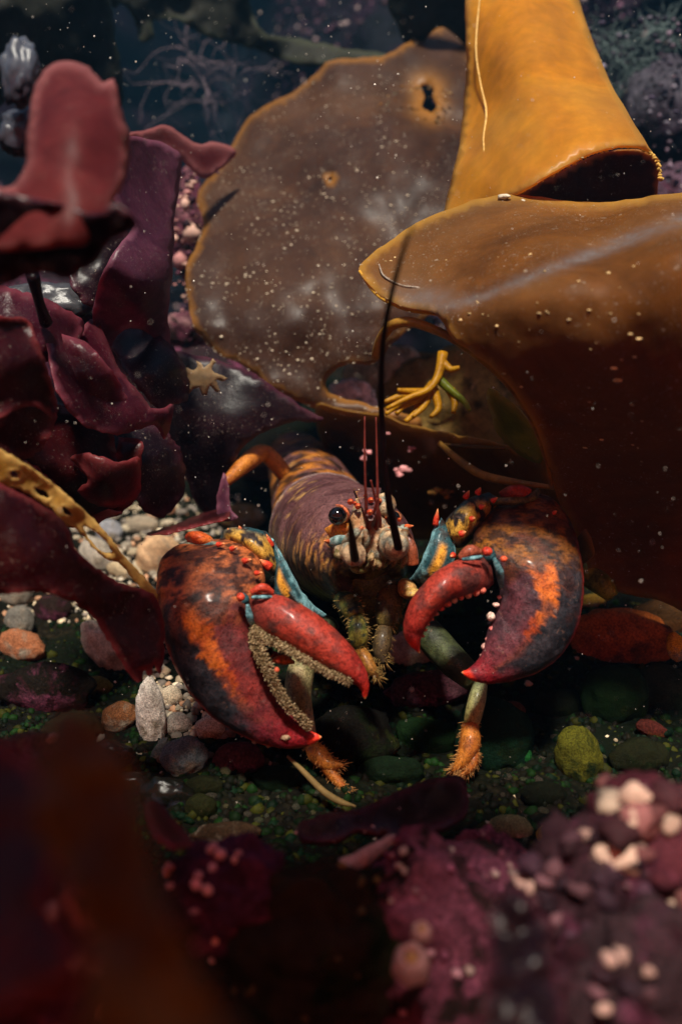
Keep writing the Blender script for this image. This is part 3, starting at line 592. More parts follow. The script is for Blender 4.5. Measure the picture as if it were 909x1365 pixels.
ST = [
 ('long pale grey stone, upper of the two beside the dark red alga', 146, 866, 48, 24, -48, (176, 164, 148), M_rock),
 ('long whitish upright stone, lower of the two long ones', 201, 955, 20, 52, 4, (206, 196, 184), M_rock),
 ('round cream pebble right of the long upright stone', 228, 929, 16, 15, 0, (214, 196, 168), M_rock),
 ('smooth mid grey pebble under the round cream one', 237, 967, 19, 17, 10, (160, 150, 140), M_rock),
 ('squarish pale grey stone near the lower edge of the left claw', 280, 972, 20, 17, 0, (184, 176, 160), M_rock),
 ('rounded dark slate pebble with pale dots', 247, 1010, 32, 27, 10, (84, 94, 98), M_rock),
 ('narrow dark pebble leaning on the slate one', 214, 1004, 11, 22, -25, (72, 74, 74), M_rock),
 ('purplish brown furry stone below the left claw tip', 318, 1012, 36, 22, 5, (70, 36, 38), M_crust),
 ('small mossy dark pebble in the green gravel', 268, 1076, 22, 18, 0, (30, 32, 12), M_mossy),
 ('flat mossy stone behind the mossy dark pebble', 272, 1048, 26, 14, 0, (26, 28, 12), M_mossy),
 ('dark flat stone at the edge of the green gravel', 222, 1060, 36, 24, -10, (18, 18, 14), M_slick),
 ('brown-green pebble under the long pale stone', 126, 916, 24, 15, 0, (90, 78, 34), M_mossy),
 ('rusty brown broken stone beside the upright stone', 160, 956, 26, 20, 20, (104, 66, 40), M_rock),
 ('reddish stone at left with a green weedy foot', 28, 862, 34, 22, -10, (146, 92, 62), M_rock),
 ('grey knobbly stone at the left edge, upper one', 22, 790, 22, 24, 0, (120, 112, 100), M_rock),
 ('dark knobbly stone right of the grey ones at the left edge', 72, 812, 26, 22, 0, (34, 24, 20), M_crust),
 ('grey knobbly stone at the left edge, lower one', 26, 830, 20, 24, 0, (104, 100, 92), M_rock),
 ('orange-pink oval pebble above the left claw', 220, 676, 15, 13, -35, (190, 120, 86), M_rock),
 ('pink and cream stone behind the orange-pink pebble', 240, 630, 30, 15, 15, (190, 150, 130), M_rock),
 ('grey stone in the shade left of the pink one', 208, 640, 16, 18, 0, (120, 106, 96), M_rock),
 ('blue-grey pebble next to the yellow frond', 146, 710, 18, 18, 0, (136, 136, 140), M_rock),
 ('flat tan pebble at the top of the gravel bank', 190, 700, 22, 13, 0, (150, 136, 116), M_rock),
 ('large tan stone touching the left claw', 214, 742, 32, 28, 0, (198, 160, 122), M_rock),
 ('flat pale pebble under the yellow frond', 128, 742, 22, 26, 25, (160, 150, 136), M_rock),
 ('cream pebble lying low under the frond', 168, 762, 26, 12, -20, (176, 156, 124), M_rock),
 ('brown stone half hidden behind the left wrist', 318, 690, 36, 18, 0, (116, 92, 58), M_rock),
 ('large orange-brown boulder right of the right claw', 826, 850, 72, 40, -4, (130, 66, 22), M_rust),
 ('dark boulder behind the orange-brown one', 880, 826, 44, 26, 0, (56, 36, 16), M_rust),
 ('flat yellow-brown stone touching the right claw', 786, 801, 22, 9, 4, (150, 120, 44), M_rock),
 ('dark green boulder with a bright weedy top at right', 820, 930, 48, 40, 10, (14, 34, 10), M_mossy),
 ('leaf-shaped olive stone standing in the gravel at right', 771, 1010, 30, 44, 12, (72, 72, 18), M_mossy),
 ('dark teal-green rounded rock under the right leg', 660, 985, 52, 54, 0, (12, 38, 24), M_mossy),
 ('small brown knob on top of the teal-green rock', 682, 948, 18, 14, 0, (70, 48, 36), M_rock),
 ('small green pebble right of the teal-green rock', 696, 1010, 14, 11, 40, (20, 70, 30), M_mossy),
 ('grey-green oval pebble behind the pink rock', 680, 1104, 29, 18, -6, (92, 92, 66), M_rock),
 ('small yellow pebble right of the grey-green oval one', 727, 1114, 13, 14, 0, (146, 124, 26), M_rock),
 ('dark green flat stone left of the right leg', 570, 985, 46, 28, -14, (14, 34, 12), M_mossy),
 ('purple-pink flat rock below the mouth of the lobster', 570, 920, 60, 26, 8, (64, 38, 44), M_crust),
 ('pale streaked rock right under the mouth of the lobster', 545, 868, 46, 28, 14, (150, 136, 130), M_rock),
 ('dark greenish rock in the right middle', 880, 920, 34, 36, 0, (30, 40, 24), M_mossy),
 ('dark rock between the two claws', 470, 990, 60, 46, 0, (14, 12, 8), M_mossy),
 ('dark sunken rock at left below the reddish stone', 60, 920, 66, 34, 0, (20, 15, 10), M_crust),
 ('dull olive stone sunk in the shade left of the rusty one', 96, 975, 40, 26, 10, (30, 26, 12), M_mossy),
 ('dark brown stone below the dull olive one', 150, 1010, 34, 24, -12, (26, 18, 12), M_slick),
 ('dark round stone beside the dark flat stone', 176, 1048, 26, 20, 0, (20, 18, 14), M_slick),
 ('green-black stone in the gravel between twig and leg', 520, 1030, 46, 22, 4, (11, 25, 11), M_mossy),
 ('dark olive stone right of the leaf-shaped one', 850, 1010, 40, 26, 6, (24, 26, 10), M_mossy),
 ('low dark stone above the leaf-shaped one', 745, 940, 34, 20, 0, (15, 22, 10), M_mossy),
 ('blackish stone between right leg and leaf-shaped stone', 724, 1060, 30, 18, 0, (17, 20, 10), M_mossy),
 ('small reddish-brown stone above the olive gravel at right', 868, 972, 22, 12, -20, (70, 30, 24), M_rust),
 ('dark stone beneath the left claw near its red tip', 372, 1040, 34, 20, 0, (11, 27, 14), M_mossy),
 ('brown slab with a crinkled edge below the green gravel', 300, 1112, 46, 16, 4, (60, 44, 30), M_rock),
]
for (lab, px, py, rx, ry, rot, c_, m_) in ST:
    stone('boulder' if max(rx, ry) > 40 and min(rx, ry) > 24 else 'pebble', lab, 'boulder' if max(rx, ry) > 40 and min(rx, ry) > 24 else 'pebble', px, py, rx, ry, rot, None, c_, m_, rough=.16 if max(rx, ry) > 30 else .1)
# weedy top on the green boulder
# rocks seen past the kelp
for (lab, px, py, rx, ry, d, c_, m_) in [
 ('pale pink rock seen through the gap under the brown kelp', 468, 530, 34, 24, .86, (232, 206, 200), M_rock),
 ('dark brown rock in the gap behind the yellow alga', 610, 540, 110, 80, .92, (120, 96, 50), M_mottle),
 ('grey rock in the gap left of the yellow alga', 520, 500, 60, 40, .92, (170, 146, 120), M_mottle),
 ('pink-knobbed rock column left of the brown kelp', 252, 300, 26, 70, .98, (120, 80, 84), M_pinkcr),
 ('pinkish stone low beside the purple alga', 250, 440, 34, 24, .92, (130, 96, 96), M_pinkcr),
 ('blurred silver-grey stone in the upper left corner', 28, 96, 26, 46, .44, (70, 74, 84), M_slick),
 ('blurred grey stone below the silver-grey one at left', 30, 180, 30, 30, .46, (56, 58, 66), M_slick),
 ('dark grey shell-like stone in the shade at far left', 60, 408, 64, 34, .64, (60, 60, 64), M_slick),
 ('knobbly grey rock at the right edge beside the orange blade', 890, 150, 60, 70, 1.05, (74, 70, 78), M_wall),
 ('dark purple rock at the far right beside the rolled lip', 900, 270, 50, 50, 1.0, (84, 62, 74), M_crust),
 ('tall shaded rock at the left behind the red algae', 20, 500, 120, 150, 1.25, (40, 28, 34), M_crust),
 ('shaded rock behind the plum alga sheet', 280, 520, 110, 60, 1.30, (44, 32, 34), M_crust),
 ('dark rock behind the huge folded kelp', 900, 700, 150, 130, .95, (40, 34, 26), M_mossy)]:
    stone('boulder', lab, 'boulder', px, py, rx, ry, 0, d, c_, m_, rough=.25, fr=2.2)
# knobs on the pink columns
bag = Bag()
for i in range(170):
    x = random.gauss(254, 14); y = random.uniform(230, 440); blob(bag, P(x, y, .925 + .0004 * abs(x - 252)), math.exp(random.gauss(-6.1, .45)), lin(random.choice([(170, 116, 112), (110, 64, 80), (60, 36, 46), (44, 28, 36), (196, 156, 140)])), 1, random.uniform(.4, 1.2))
for i in range(240):
    x = random.uniform(770, 925); y = random.uniform(20, 262); blob(bag, P(x, y, .97 + random.uniform(-.01, .05)), random.uniform(.0012, .004), lin(random.choice([(120, 100, 112), (70, 60, 76), (48, 46, 54), (40, 40, 46), (120, 112, 122)])), 1, random.uniform(.3, 1.2))
tag(bag.build('coralline_knobs', M_nod), 'pale pink coralline knobs on the rocks beside the kelp', 'coralline growth', kind='stuff')

# small pebbles, individually
cols = [(200, 180, 148), (176, 164, 146), (140, 130, 120), (220, 202, 172), (186, 140, 108), (124, 114, 104)]
gcols = [(10, 26, 6), (16, 40, 10), (46, 48, 10), (8, 28, 14), (18, 15, 7), (10, 15, 5), (10, 12, 6)]  # green gravel tones, darkened further to stand in for shade around the claws
COLS = cols; cn = ['tan', 'grey', 'dark grey', 'cream', 'reddish', 'ash grey']; gn = ['dark green', 'green', 'yellow-green', 'bottle green', 'brownish olive', 'blackish green', 'black']
ANCH = [('upper long grey stone', 146, 866), ('long whitish upright stone', 201, 955), ('round cream pebble', 228, 929), ('smooth mid grey pebble', 237, 967), ('squarish pale grey stone', 280, 972), ('rounded dark slate pebble', 247, 1010), ('purplish furry stone', 318, 1012), ('small mossy dark pebble', 268, 1076), ('orange-pink oval pebble', 220, 676), ('blue-grey pebble', 146, 710), ('flat tan pebble', 190, 700), ('large tan stone', 214, 742), ('flat pale pebble', 128, 742), ('low cream pebble', 168, 762), ('dark green weedy boulder', 820, 930), ('leaf-shaped olive stone', 771, 1010), ('small yellow pebble', 727, 1114), ('grey-green oval pebble', 680, 1104), ('green pebble by the teal rock', 696, 1010), ('thin brown twig', 428, 1050), ('crinkled brown slab', 300, 1112), ('left claw tip', 420, 985), ('orange leg pincer', 440, 1020), ('dark rock in the right middle', 880, 920)]
USED = set()
def pebble_label(px, py, rr, colour, fallback):
    size = 'tiny' if rr < 5.5 else ('small' if rr < 7.5 else 'larger'); near = sorted(ANCH, key=lambda a: (a[1] - px) ** 2 + (a[2] - py) ** 2)[:3]
    for short, ax_, ay_ in near:
        dx, dy = px - ax_, py - ay_; dist = math.hypot(dx, dy); how = 'close' if dist < 38 else ('a little way' if dist < 75 else 'well')
        side = ('right of' if dx > 0 else 'left of') if abs(dx) > abs(dy) else ('below' if dy > 0 else 'above')
        l_ = size + ' ' + colour + ' pebble ' + how + ' ' + side + ' the ' + short
        if l_ not in USED: USED.add(l_); return l_
    return fallback
proto = {}
for kk in range(6):
    Vs, Fc = ICO[2]; s = Vs * np.array([1, random.uniform(.7, .95), random.uniform(.5, .75)]); s = s * (1 + np.array([.18 * fb(v[0] * 1.5 + kk * 9, v[1] * 1.5, v[2] * 1.5) for v in Vs]))[:, None]
    proto[kk] = mk('pebble_source', s, Fc, M_rock, origin=(0, 0, 0)); 
def scatter(region, n, r0, r1, cols, label, group, mat):
    k = 0; tr = 0; placed = []
    while k < n and tr < n * 30:
        tr += 1; px, py = random.uniform(region[0], region[2]), random.uniform(region[1], region[3]); rr = random.uniform(r0, r1)
        if any((px - a) ** 2 + (py - b_) ** 2 < (rr + c_) ** 2 * .55 for a, b_, c_ in placed): continue
        placed.append((px, py, rr)); d = gd(px, py); p = P(px, py, d); s = rr * d / F
        src = proto[random.randrange(6)]; o = src.copy(); o.name = 'small_pebble'; COL.objects.link(o)
        if mat is not M_rock:
            o.data = src.data; 
        o.location = p + np.array([0, 0, s * .3]); o.scale = (s, s, s); o.rotation_euler = (random.uniform(-.3, .3), random.uniform(-.3, .3), random.uniform(0, 6.28))
        ci = random.randrange(len(cols)); o.color = rgb(*cols[ci]); tag(o, pebble_label(px, py, rr, (cn if cols is COLS else gn)[ci], label), 'pebble', group); k += 1
scatter((95, 675, 245, 800), 100, 4, 11, cols, 'small tan or grey pebble in the bank above and left of the left claw', 'small pebbles in the lit bank', M_rock)
scatter((185, 875, 330, 1010), 60, 4, 10, cols, 'small pale pebble beside the lower edge of the left claw', 'small pebbles below the left claw', M_rock)
scatter((280, 1000, 470, 1110), 60, 4, 9, gcols, 'small green pebble in the gravel under the left claw tip', 'small green pebbles', M_rock)
scatter((660, 930, 905, 1100), 60, 4, 9, gcols, 'small olive pebble in the gravel at right', 'small olive pebbles', M_rock)
for kk in proto: bpy.data.objects.remove(proto[kk])
bag = Bag()
for i in range(15000):
    px, py = random.uniform(0, 909), random.uniform(660, 1180); d = gd(px, py)
    if d > 1.3: continue
    p = P(px, py, d); green = 1 if (py > 985 or px > 330 or (px < 190 and py > 830)) else 0
    if random.random() < .008: green = 1 - green
    c_ = random.choice(gcols if green else cols); blob(bag, p, random.choice((.0008, .0012, .0018, .0026, .0036)) * random.uniform(.8, 1.2), lin(c_))
tag(bag.build('gravel', M_col), 'fine green and tan gravel covering the sea bed', 'gravel', kind='stuff')

# ------------------------------------------------------------------ foreground rocks, close and soft
def crust_rock(label, px, py, rx, ry, d, c_, mat, knobs, kc, kr=(.001, .003), rot=0, bias=0., rough=.28, depthr=None):
    o = stone('encrusted_rock', label, 'rock', px, py, rx, ry, rot, d, c_, mat, rough=rough, fr=2., sub=5, depthr=depthr)
    me = o.data; n = len(me.vertices); bag = Bag(); ol = np.array(o.location)
    for i in range(knobs * 6):
        if len(bag.V) >= knobs * 42: break
        v = me.vertices[random.randrange(n)]; w_ = ol + np.array(v.co)
        if np.dot(CAM - w_, v.normal) < 0: continue
        if fb(v.co.x * 60, v.co.y * 60, v.co.z * 60) < bias: continue
        blob(bag, w_ + np.array(v.normal) * .0005, random.uniform(*kr), lin(random.choice(kc)), 2, .8)
    if bag.V:
        b_ = bag.build('coralline_knob', M_nod, o); b_['kind'] = 'stuff'
    return o
PK = [(150, 104, 112), (120, 64, 84), (160, 132, 124), (100, 52, 66)]
WH = [(190, 160, 142), (124, 80, 78), (96, 58, 58), (200, 178, 156), (84, 50, 50), (66, 38, 42)]
DK = [(66, 42, 54), (92, 62, 68), (150, 120, 110), (44, 28, 36), (54, 34, 40)]
crust_rock('rounded rock with bright pink crust and a barnacle, bottom centre', 590, 1270, 130, 150, .37, (116, 62, 78), M_pinkcr, 110, PK, (.0008, .002))
crust_rock('pink and white crusted rock beside the mossy stone', 650, 1170, 66, 56, .43, (130, 80, 92), M_pinkcr, 50, PK, (.0008, .0018), -30)
stone('boulder', 'mossy dark green stone in front of the pink crusted rock', 'boulder', 562, 1156, 52, 40, 0, .40, (46, 48, 22), M_mossy, rough=.2)
crust_rock('dark rock tipped with big whitish-pink knobs at lower right', 880, 1130, 100, 90, .335, (84, 40, 48), M_crust, 60, WH, (.003, .0065), 0, -.05)
crust_rock('dark knobbly rock below the whitish knobs, right', 780, 1210, 90, 120, .33, (50, 30, 36), M_crust, 150, DK, (.0015, .0045))
crust_rock('dark rock in the bottom right corner', 880, 1330, 120, 110, .29, (52, 36, 40), M_crust, 60, DK, (.0015, .0035))
crust_rock('dark weedy rock under the pale-rimmed slab', 420, 1260, 130, 110, .36, (40, 34, 22), M_mossy, 20, [(110, 96, 50), (80, 70, 40)], (.0008, .002))
crust_rock('purple rock dotted with pink barnacles, left of centre', 310, 1200, 90, 76, .36, (66, 36, 56), M_crust, 24, [(214, 160, 150), (200, 150, 150)], (.0015, .0026))
crust_rock('dark red rock in the bottom left corner with pale knobs', 30, 1280, 120, 150, .30, (60, 26, 30), M_crust, 50, WH, (.0015, .0035))
crust_rock('dim rock at the left edge below the reddish stone', 20, 1050, 80, 70, .42, (70, 60, 50), M_crust, 40, WH, (.0012, .003))
crust_rock('small pale pink rock behind the dark olive kelp at lower left', 130, 1225, 60, 60, .28, (150, 100, 90), M_pinkcr, 16, WH, (.001, .003))
# two barnacles on the pink rock
for lab, x, y, r_, d in (('large ringed barnacle on the pink rock, bottom centre', 548, 1283, 26, .312), ('small barnacle standing above the ringed one', 562, 1242, 14, .318)):
    rt = empty('barnacle', P(x, y, d)); tag(rt, lab, 'barnacle'); k = d / F
    ax = (CAM - P(x, y, d)); ax = ax / np.linalg.norm(ax) * .6 + np.array([0, 0, .8]); ax /= np.linalg.norm(ax)
    e1 = np.cross(ax, [0, 1, 0]); e1 /= np.linalg.norm(e1); e2 = np.cross(ax, e1); prof = [(1, -.5), (.95, 0), (.8, .5), (.62, .8), (.5, .85), (.42, .6), (.3, .35)]
    Vb = []; Mb = 24
    for (rr, h) in prof:
        for j in range(Mb):
            a = 2 * math.pi * j / Mb; q_ = rr * (1 + .06 * math.sin(a * 6)); Vb.append(P(x, y, d) + (e1 * math.cos(a) * q_ + e2 * math.sin(a) * q_ + ax * h) * r_ * k)
    Fb = ring_faces(len(prof), Mb)
    mk('shell_wall', Vb, Fb, plain('barnacle_shell', rgb(150, 112, 108), .6, .3, 300), rt)
    Vl, Fl = ICO[2]; mk('lid', Vl * r_ * k * .34 + P(x, y, d) + ax * r_ * k * .4, Fl, plain('barnacle_lid', rgb(150, 110, 70), .6), rt)
# purple mussel-like sheet and pale rim slab
o, V, vn, q = blade('alga_sheet', 'dark purple alga sheet with white dots across the lower middle', 'red alga',
    [(400, 1100), (440, 1086), (480, 1080), (520, 1060), (570, 1042), (606, 1036), (622, 1050), (616, 1090), (560, 1112), (520, 1118), (480, 1110), (440, 1124), (400, 1120)],
    [(400, 1110, .42), (606, 1036, .47), (616, 1090, .43), (520, 1118, .41), (500, 1080, .43)], M_plum, jag=2, ripple=.008, sp=8, thick=.003)
specks('white_dot', o, V, vn, q, 46, .0019, None, (230, 200, 190), 30)
sheet('slab_rock', [(390, 1200), (396, 1190), (430, 1168), (470, 1148), (520, 1122), (524, 1128), (488, 1152), (450, 1178), (410, 1204)], [(390, 1200, .37), (520, 1124, .41), (410, 1204, .365), (450, 1165, .385)], plain('pale_rim', rgb(186, 140, 124), .7, .4, 200), sp=5, thick=.008, jag=2, js=8)
tag(bpy.data.objects['slab_rock'], 'thin pale pink slab edge slanting above the dark weedy rock', 'rock')
blade('alga_scrap', 'blurred magenta alga with a white glint at lower left, near the green gravel', 'red alga',
    [(196, 1070), (216, 1076), (246, 1110), (256, 1126), (230, 1130), (206, 1110)], [(196, 1070, .36), (256, 1126, .35), (216, 1100, .345)], M_mag, sp=6)
tube('twig', [(383, 1008, .53), (402, 1026, .525), (430, 1054, .52), (452, 1068, .515), (474, 1075, .51)], [.0008, .0016, .002, .002, .0006], plain('twig_brown', rgb(112, 92, 56), .6), None, 24, 8)
tag(bpy.data.objects['twig'], 'thin brown twig lying on the green gravel under the left claw', 'twig')
stone('pebble', 'small ochre leaf-like stone at the right edge', 'pebble', 900, 862, 12, 20, 10, .62, (180, 130, 30), M_rock)

# ------------------------------------------------------------------ the lobster
lob = empty('lobster', (0, 0.06, 0.0)); tag(lob, 'dark mottled lobster with two big red claws facing the camera on the sea bed', 'lobster')
L = lin
def mixc(a, b_, f): f = max(0., min(1., f)); return a * (1 - f) + b_ * f
def sm(a, b_, x): t_ = max(0., min(1., (x - a) / (b_ - a))); return t_ * t_ * (3 - 2 * t_)
NAVY, BRN, ORG, RED, CRIM, TIP = L((46, 46, 52)), L((122, 66, 44)), L((232, 128, 44)), L((164, 44, 34)), L((176, 30, 40)), L((244, 96, 44))
TEAL, CYAN, YEL, SPOT, PALE = L((46, 86, 94)), L((126, 176, 184)), L((196, 150, 60)), L((44, 34, 30)), L((214, 176, 140))
def body_col(u, ca, sa, p):
    n = fb(p[0] * 40, p[1] * 40, p[2] * 40, 5); f = fb(p[0] * 260, p[1] * 260, p[2] * 260, 3)
    ang = math.atan2(sa, ca) % (2 * math.pi); st_ = fb(ang * 2.6, u * 44, 3.1, 5)
    c_ = mixc(L((76, 46, 48)), L((112, 76, 76)), .5 + .9 * n + .5 * f)
    low = sm(.25, -.55, sa)
    side = max(math.exp(-((ang - 3.25) / .5) ** 2) * sm(.04, .12, u) * (1 - sm(.36, .52, u + .3 * n)), math.exp(-((ang - 2.75) / .35) ** 2) * (1 - sm(.16, .28, u)))
    c_ = mixc(c_, mixc(L((196, 120, 58)), L((222, 168, 92)), .5 + f), sm(.02, .22, st_) * side)
    c_ = mixc(c_, L((40, 36, 32)), sm(.0, .3, -st_) * side * .6)
    c_ = mixc(c_, mixc(L((40, 38, 26)), L((104, 104, 34)), sm(-.1, .3, n + .5 * st_)), low * .9)
    c_ = mixc(c_, L((206, 160, 90)), sm(.24, .34, st_) * sm(.5, .7, u) * (1 - low) * .6 * (ca < -.3)); c_ = mixc(c_, L((190, 170, 160)), sm(.93, .96, u) * .6 if u < .99 else 0)
    return c_
# carapace: real rings along the body axis
def ring_body(name, rows, colf, N=60, M=56, step=None):
    S = cr(np.array([list(P(*r[:3])) + list(r[3:]) for r in rows]), N); C3 = S[:, :3]; T = np.gradient(C3, axis=0); V = []; cl = []
    for i in range(N):
        t_ = T[i] / np.linalg.norm(T[i]); s_ = np.cross(t_, [0, 0, 1]); s_ /= np.linalg.norm(s_); u_ = np.cross(s_, t_)
        for j in range(M):
            a = 2 * math.pi * j / M; ca, sa = math.cos(a), math.sin(a); k = 1 + (step(i / (N - 1), sa) if step else 0)
            p = C3[i] + (s_ * ca * S[i, 3] + u_ * sa * (S[i, 4] if sa > 0 else S[i, 4] * .95)) * k
            p = p + (s_ * ca + u_ * sa) * .0007 * fb(p[0] * 150, p[1] * 150, p[2] * 150)
            V.append(p); cl.append(colf(i / (N - 1), ca, sa, p))
    Fc = ring_faces(N, M); n = len(V); V += [C3[0] , C3[-1]]; cl += [cl[0], cl[n - 1]]
    for j in range(M): Fc.append((n, (j + 1) % M, j)); Fc.append((n + 1, n - M + j, n - M + (j + 1) % M))
    return mk(name, V, Fc, M_shell, lob, cl)
def groove(u, sa):
    return -.06 * math.exp(-((u - .60 - .10 * sa) / .022) ** 2) + .045 * math.exp(-((u - .955) / .02) ** 2)
ring_body('carapace', [(490, 752, .562, .010, .012), (488, 744, .568, .026, .026), (482, 738, .582, .036, .034), (472, 733, .605, .0415, .040), (460, 727, .635, .044, .044), (448, 719, .665, .045, .045), (438, 710, .70, .0445, .0455), (432, 704, .72, .043, .044)], body_col, step=groove)
def seg_col(u, x, y, p):
    c_ = body_col(u, x, y, p); n = fb(p[0] * 50, p[1] * 50, p[2] * 50 + 4)
    c_ = mixc(c_, L((176, 108, 40)), sm(-.2, .2, n)); c_ = mixc(c_, L((216, 164, 84)), sm(.78, .92, u) * .9)
    return mixc(c_, L((26, 19, 16)), sm(-.02, .22, fb(p[0] * 95, p[1] * 95, p[2] * 95)) * .9)
ax = cr(np.array([(434, 706, .705), (428, 688, .745), (420, 664, .80), (411, 643, .86), (403, 626, .925), (396, 615, .99), (392, 610, 1.05)], float), 7)
for i in range(6):
    a, b_ = ax[i], ax[i + 1]; r_ = .0425 - .0022 * i; e = b_ + (b_ - a) * .25
    pr = [(a + (e - a) * f) for f in (0, .1, .4, .8, 1)]
    ring_body('tail_segment', [tuple(p) + (r_ * k, r_ * k * .98) for p, k in zip(pr, (.86, .955, 1.0, .97, .90))], seg_col, N=14, M=48)
# tail fan
for (dx, dy, ro) in ((0, -30, 0), (-26, -22, 1), (22, -24, 2)):
    loft('tail_fan', [(378 + dx, 640 + dy, 402 + dx, 640 + dy, 1.03, .004), (368 + dx * 1.5, 650 + dy, 410 + dx * 1.5, 650 + dy, 1.07, .004), (370 + dx * 1.8, 664 + dy, 408 + dx * 1.8, 664 + dy, 1.11, .003)], M_shell, lob, 16, 20, body_col)

def claw_col(side):
    lf = side < 0
    def f(u, x, y, p):
        v = x            # -1 outer edge, +1 inner edge
        n = fb(p[0] * 70, p[1] * 70, p[2] * 70, 6); nf = fb(p[0] * 300, p[1] * 300, p[2] * 300, 4)
        wq = .006 * n; m1 = fb((p[0] + wq) * 150, (p[1] + wq) * 100, (p[2] - wq) * 130, 5)
        tc_ = L((186, 102, 56)) if lf else L((136, 84, 30))
        c_ = mixc(mixc(L((84, 46, 36)), tc_, .6 + 1.3 * n), L((36, 24, 24)), sm(.03, .14, m1) * .85)
        vd = v + .14 * n + .06 * nf
        mid = sm(.28, .40, u + .14 * n)
        c_ = mixc(c_, mixc(L((116, 58, 46)), L((78, 50, 48)), .5 + n), mid)
        c_ = mixc(c_, mixc(L((126, 44, 40)) if lf else L((104, 50, 58)), L((88, 44, 46)) if lf else L((70, 50, 58)), .5 + n), mid * sm(.0, .3, vd))
        b0, b1 = (-.92, -.12) if lf else (-.90, .02)
        dk = sm(.26, .38, u + .12 * n) * (1 - sm(.74, .90, u + .1 * n))
        c_ = mixc(c_, mixc(L((34, 36, 42)), L((62, 60, 66)), .4 + n + nf), dk * sm(b0 - .06, b0 + .05, v) * (1 - sm(b1 - .08, b1 + .1, vd)))
        pc = max(-.25, min(.12, -.05 + 1.6 * (u - .36))) if lf else .08
        hw = (.25 if lf else .27) * (1 - .75 * sm(.36, .58, u))
        patch = sm(.27, .33, u + .10 * n) * (1 - sm(.50 if lf else .46, .58 if lf else .54, u + .12 * n)) * (1 - sm(hw * .8, hw * 1.05, abs(v + .16 * n + .18 * nf - pc)))
        c_ = mixc(c_, mixc(L((160, 66, 32)), L((216, 112, 40)), .55 + 1.4 * n + .6 * nf), patch * .95)
        c_ = mixc(c_, mixc(L((150, 24, 34)), L((112, 24, 36)), .5 + n), sm(.60, .80, u + .1 * n) * .9)
        c_ = mixc(c_, L((186, 64, 38)) if lf else L((184, 48, 44)), (1 - sm(-.97, -.84, v + .04 * n)) * sm(.15, .4, u))
        c_ = mixc(c_, L((236, 60, 40)), sm(.84, .90, u + .03 * n)); c_ = mixc(c_, L((250, 150, 90)), sm(.93, .97, u)); c_ = mixc(c_, PALE, sm(.97, 1, u) * (.3 if lf else .9))
        return mixc(c_, c_ * .6, sm(.10, .3, nf) * .5)
    return f
def finger_col(u, x, y, p):
    n = fb(p[0] * 90, p[1] * 90, p[2] * 90, 5); nf = fb(p[0] * 300, p[1] * 300, p[2] * 300, 3)
    c_ = mixc(L((164, 58, 44)), L((96, 50, 46)), .8 * sm(.08, .4, n) + .7 * (1 - sm(.05, .30, u)))
    c_ = mixc(c_, CRIM * .8, sm(.4, .8, u) * .6); c_ = mixc(c_, L((226, 56, 40)), sm(.70, .86, u + .05 * n)); c_ = mixc(c_, L((236, 170, 100)), sm(.92, .98, u))
    return mixc(c_, c_ * .6, sm(.1, .3, nf) * .6)
def wrist_col(u, x, y, p):
    n = fb(p[0] * 150, p[1] * 150, p[2] * 150, 3); m_ = fb(p[0] * 60, p[1] * 60, p[2] * 60)
    c_ = mixc(YEL, TEAL * .7, sm(.35, .95, abs(x) + .5 * m_)); return mixc(c_, SPOT, sm(.10, .24, n))
def arm_col(u, x, y, p):
    n = fb(p[0] * 120, p[1] * 120, p[2] * 120, 4); c_ = mixc(mixc(TEAL * .8, TEAL, .5 + 1.3 * n), CYAN, max(sm(.0, .5, n + .9 * (u - .6)), sm(.72, .95, abs(x))))
    c_ = mixc(c_, SPOT, sm(.2, .4, n + .2) * sm(.55, .1, u)); patch = (1 - sm(.15, .42, abs(x + .05))) * sm(.28, .36, u) * (1 - sm(.68, .76, u))
    return mixc(c_, mixc(L((216, 150, 50)), SPOT, sm(.1, .3, n)), patch)
def cone(name, parent, p0, p1, r, base, tip, mat=None):
    p0, p1 = np.array(p0), np.array(p1); pts = [p0 + (p1 - p0) * f for f in (0, .25, .5, .75, .92, 1)]; n = 12
    return tube(name, pts, [r, r * .95, r * .75, r * .45, r * .2, r * .05], mat or M_shell, parent, n, 10, lambda u, p: mixc(base, tip, sm(.35, .9, u)), True)
def spines(parent, rows, base=L((206, 60, 36)), tip=L((250, 170, 110))):
    for (x, y, x2, y2, d, r) in rows: cone('spine', parent, P(x, y, d), P(x + (x2 - x) * .85, y + (y2 - y) * .85, d - .003), r * .72 * d / F, base, tip)
def knob(parent, x, y, d, r, c_, name='knob'):
    Vs, Fc = ICO[3]; rr = r * d / F * (.8 if name == 'tooth' else .9); o = mk(name, Vs * np.array([rr * random.uniform(.8, 1.2), rr, rr * random.uniform(.7, 1.1)]) * (1 + .12 * np.array([fb(v[0] * 2 + x, v[1] * 2, v[2] * 2) for v in Vs]))[:, None] + P(x, y, d), Fc, M_shell, parent, [c_] * len(Vs)); return o
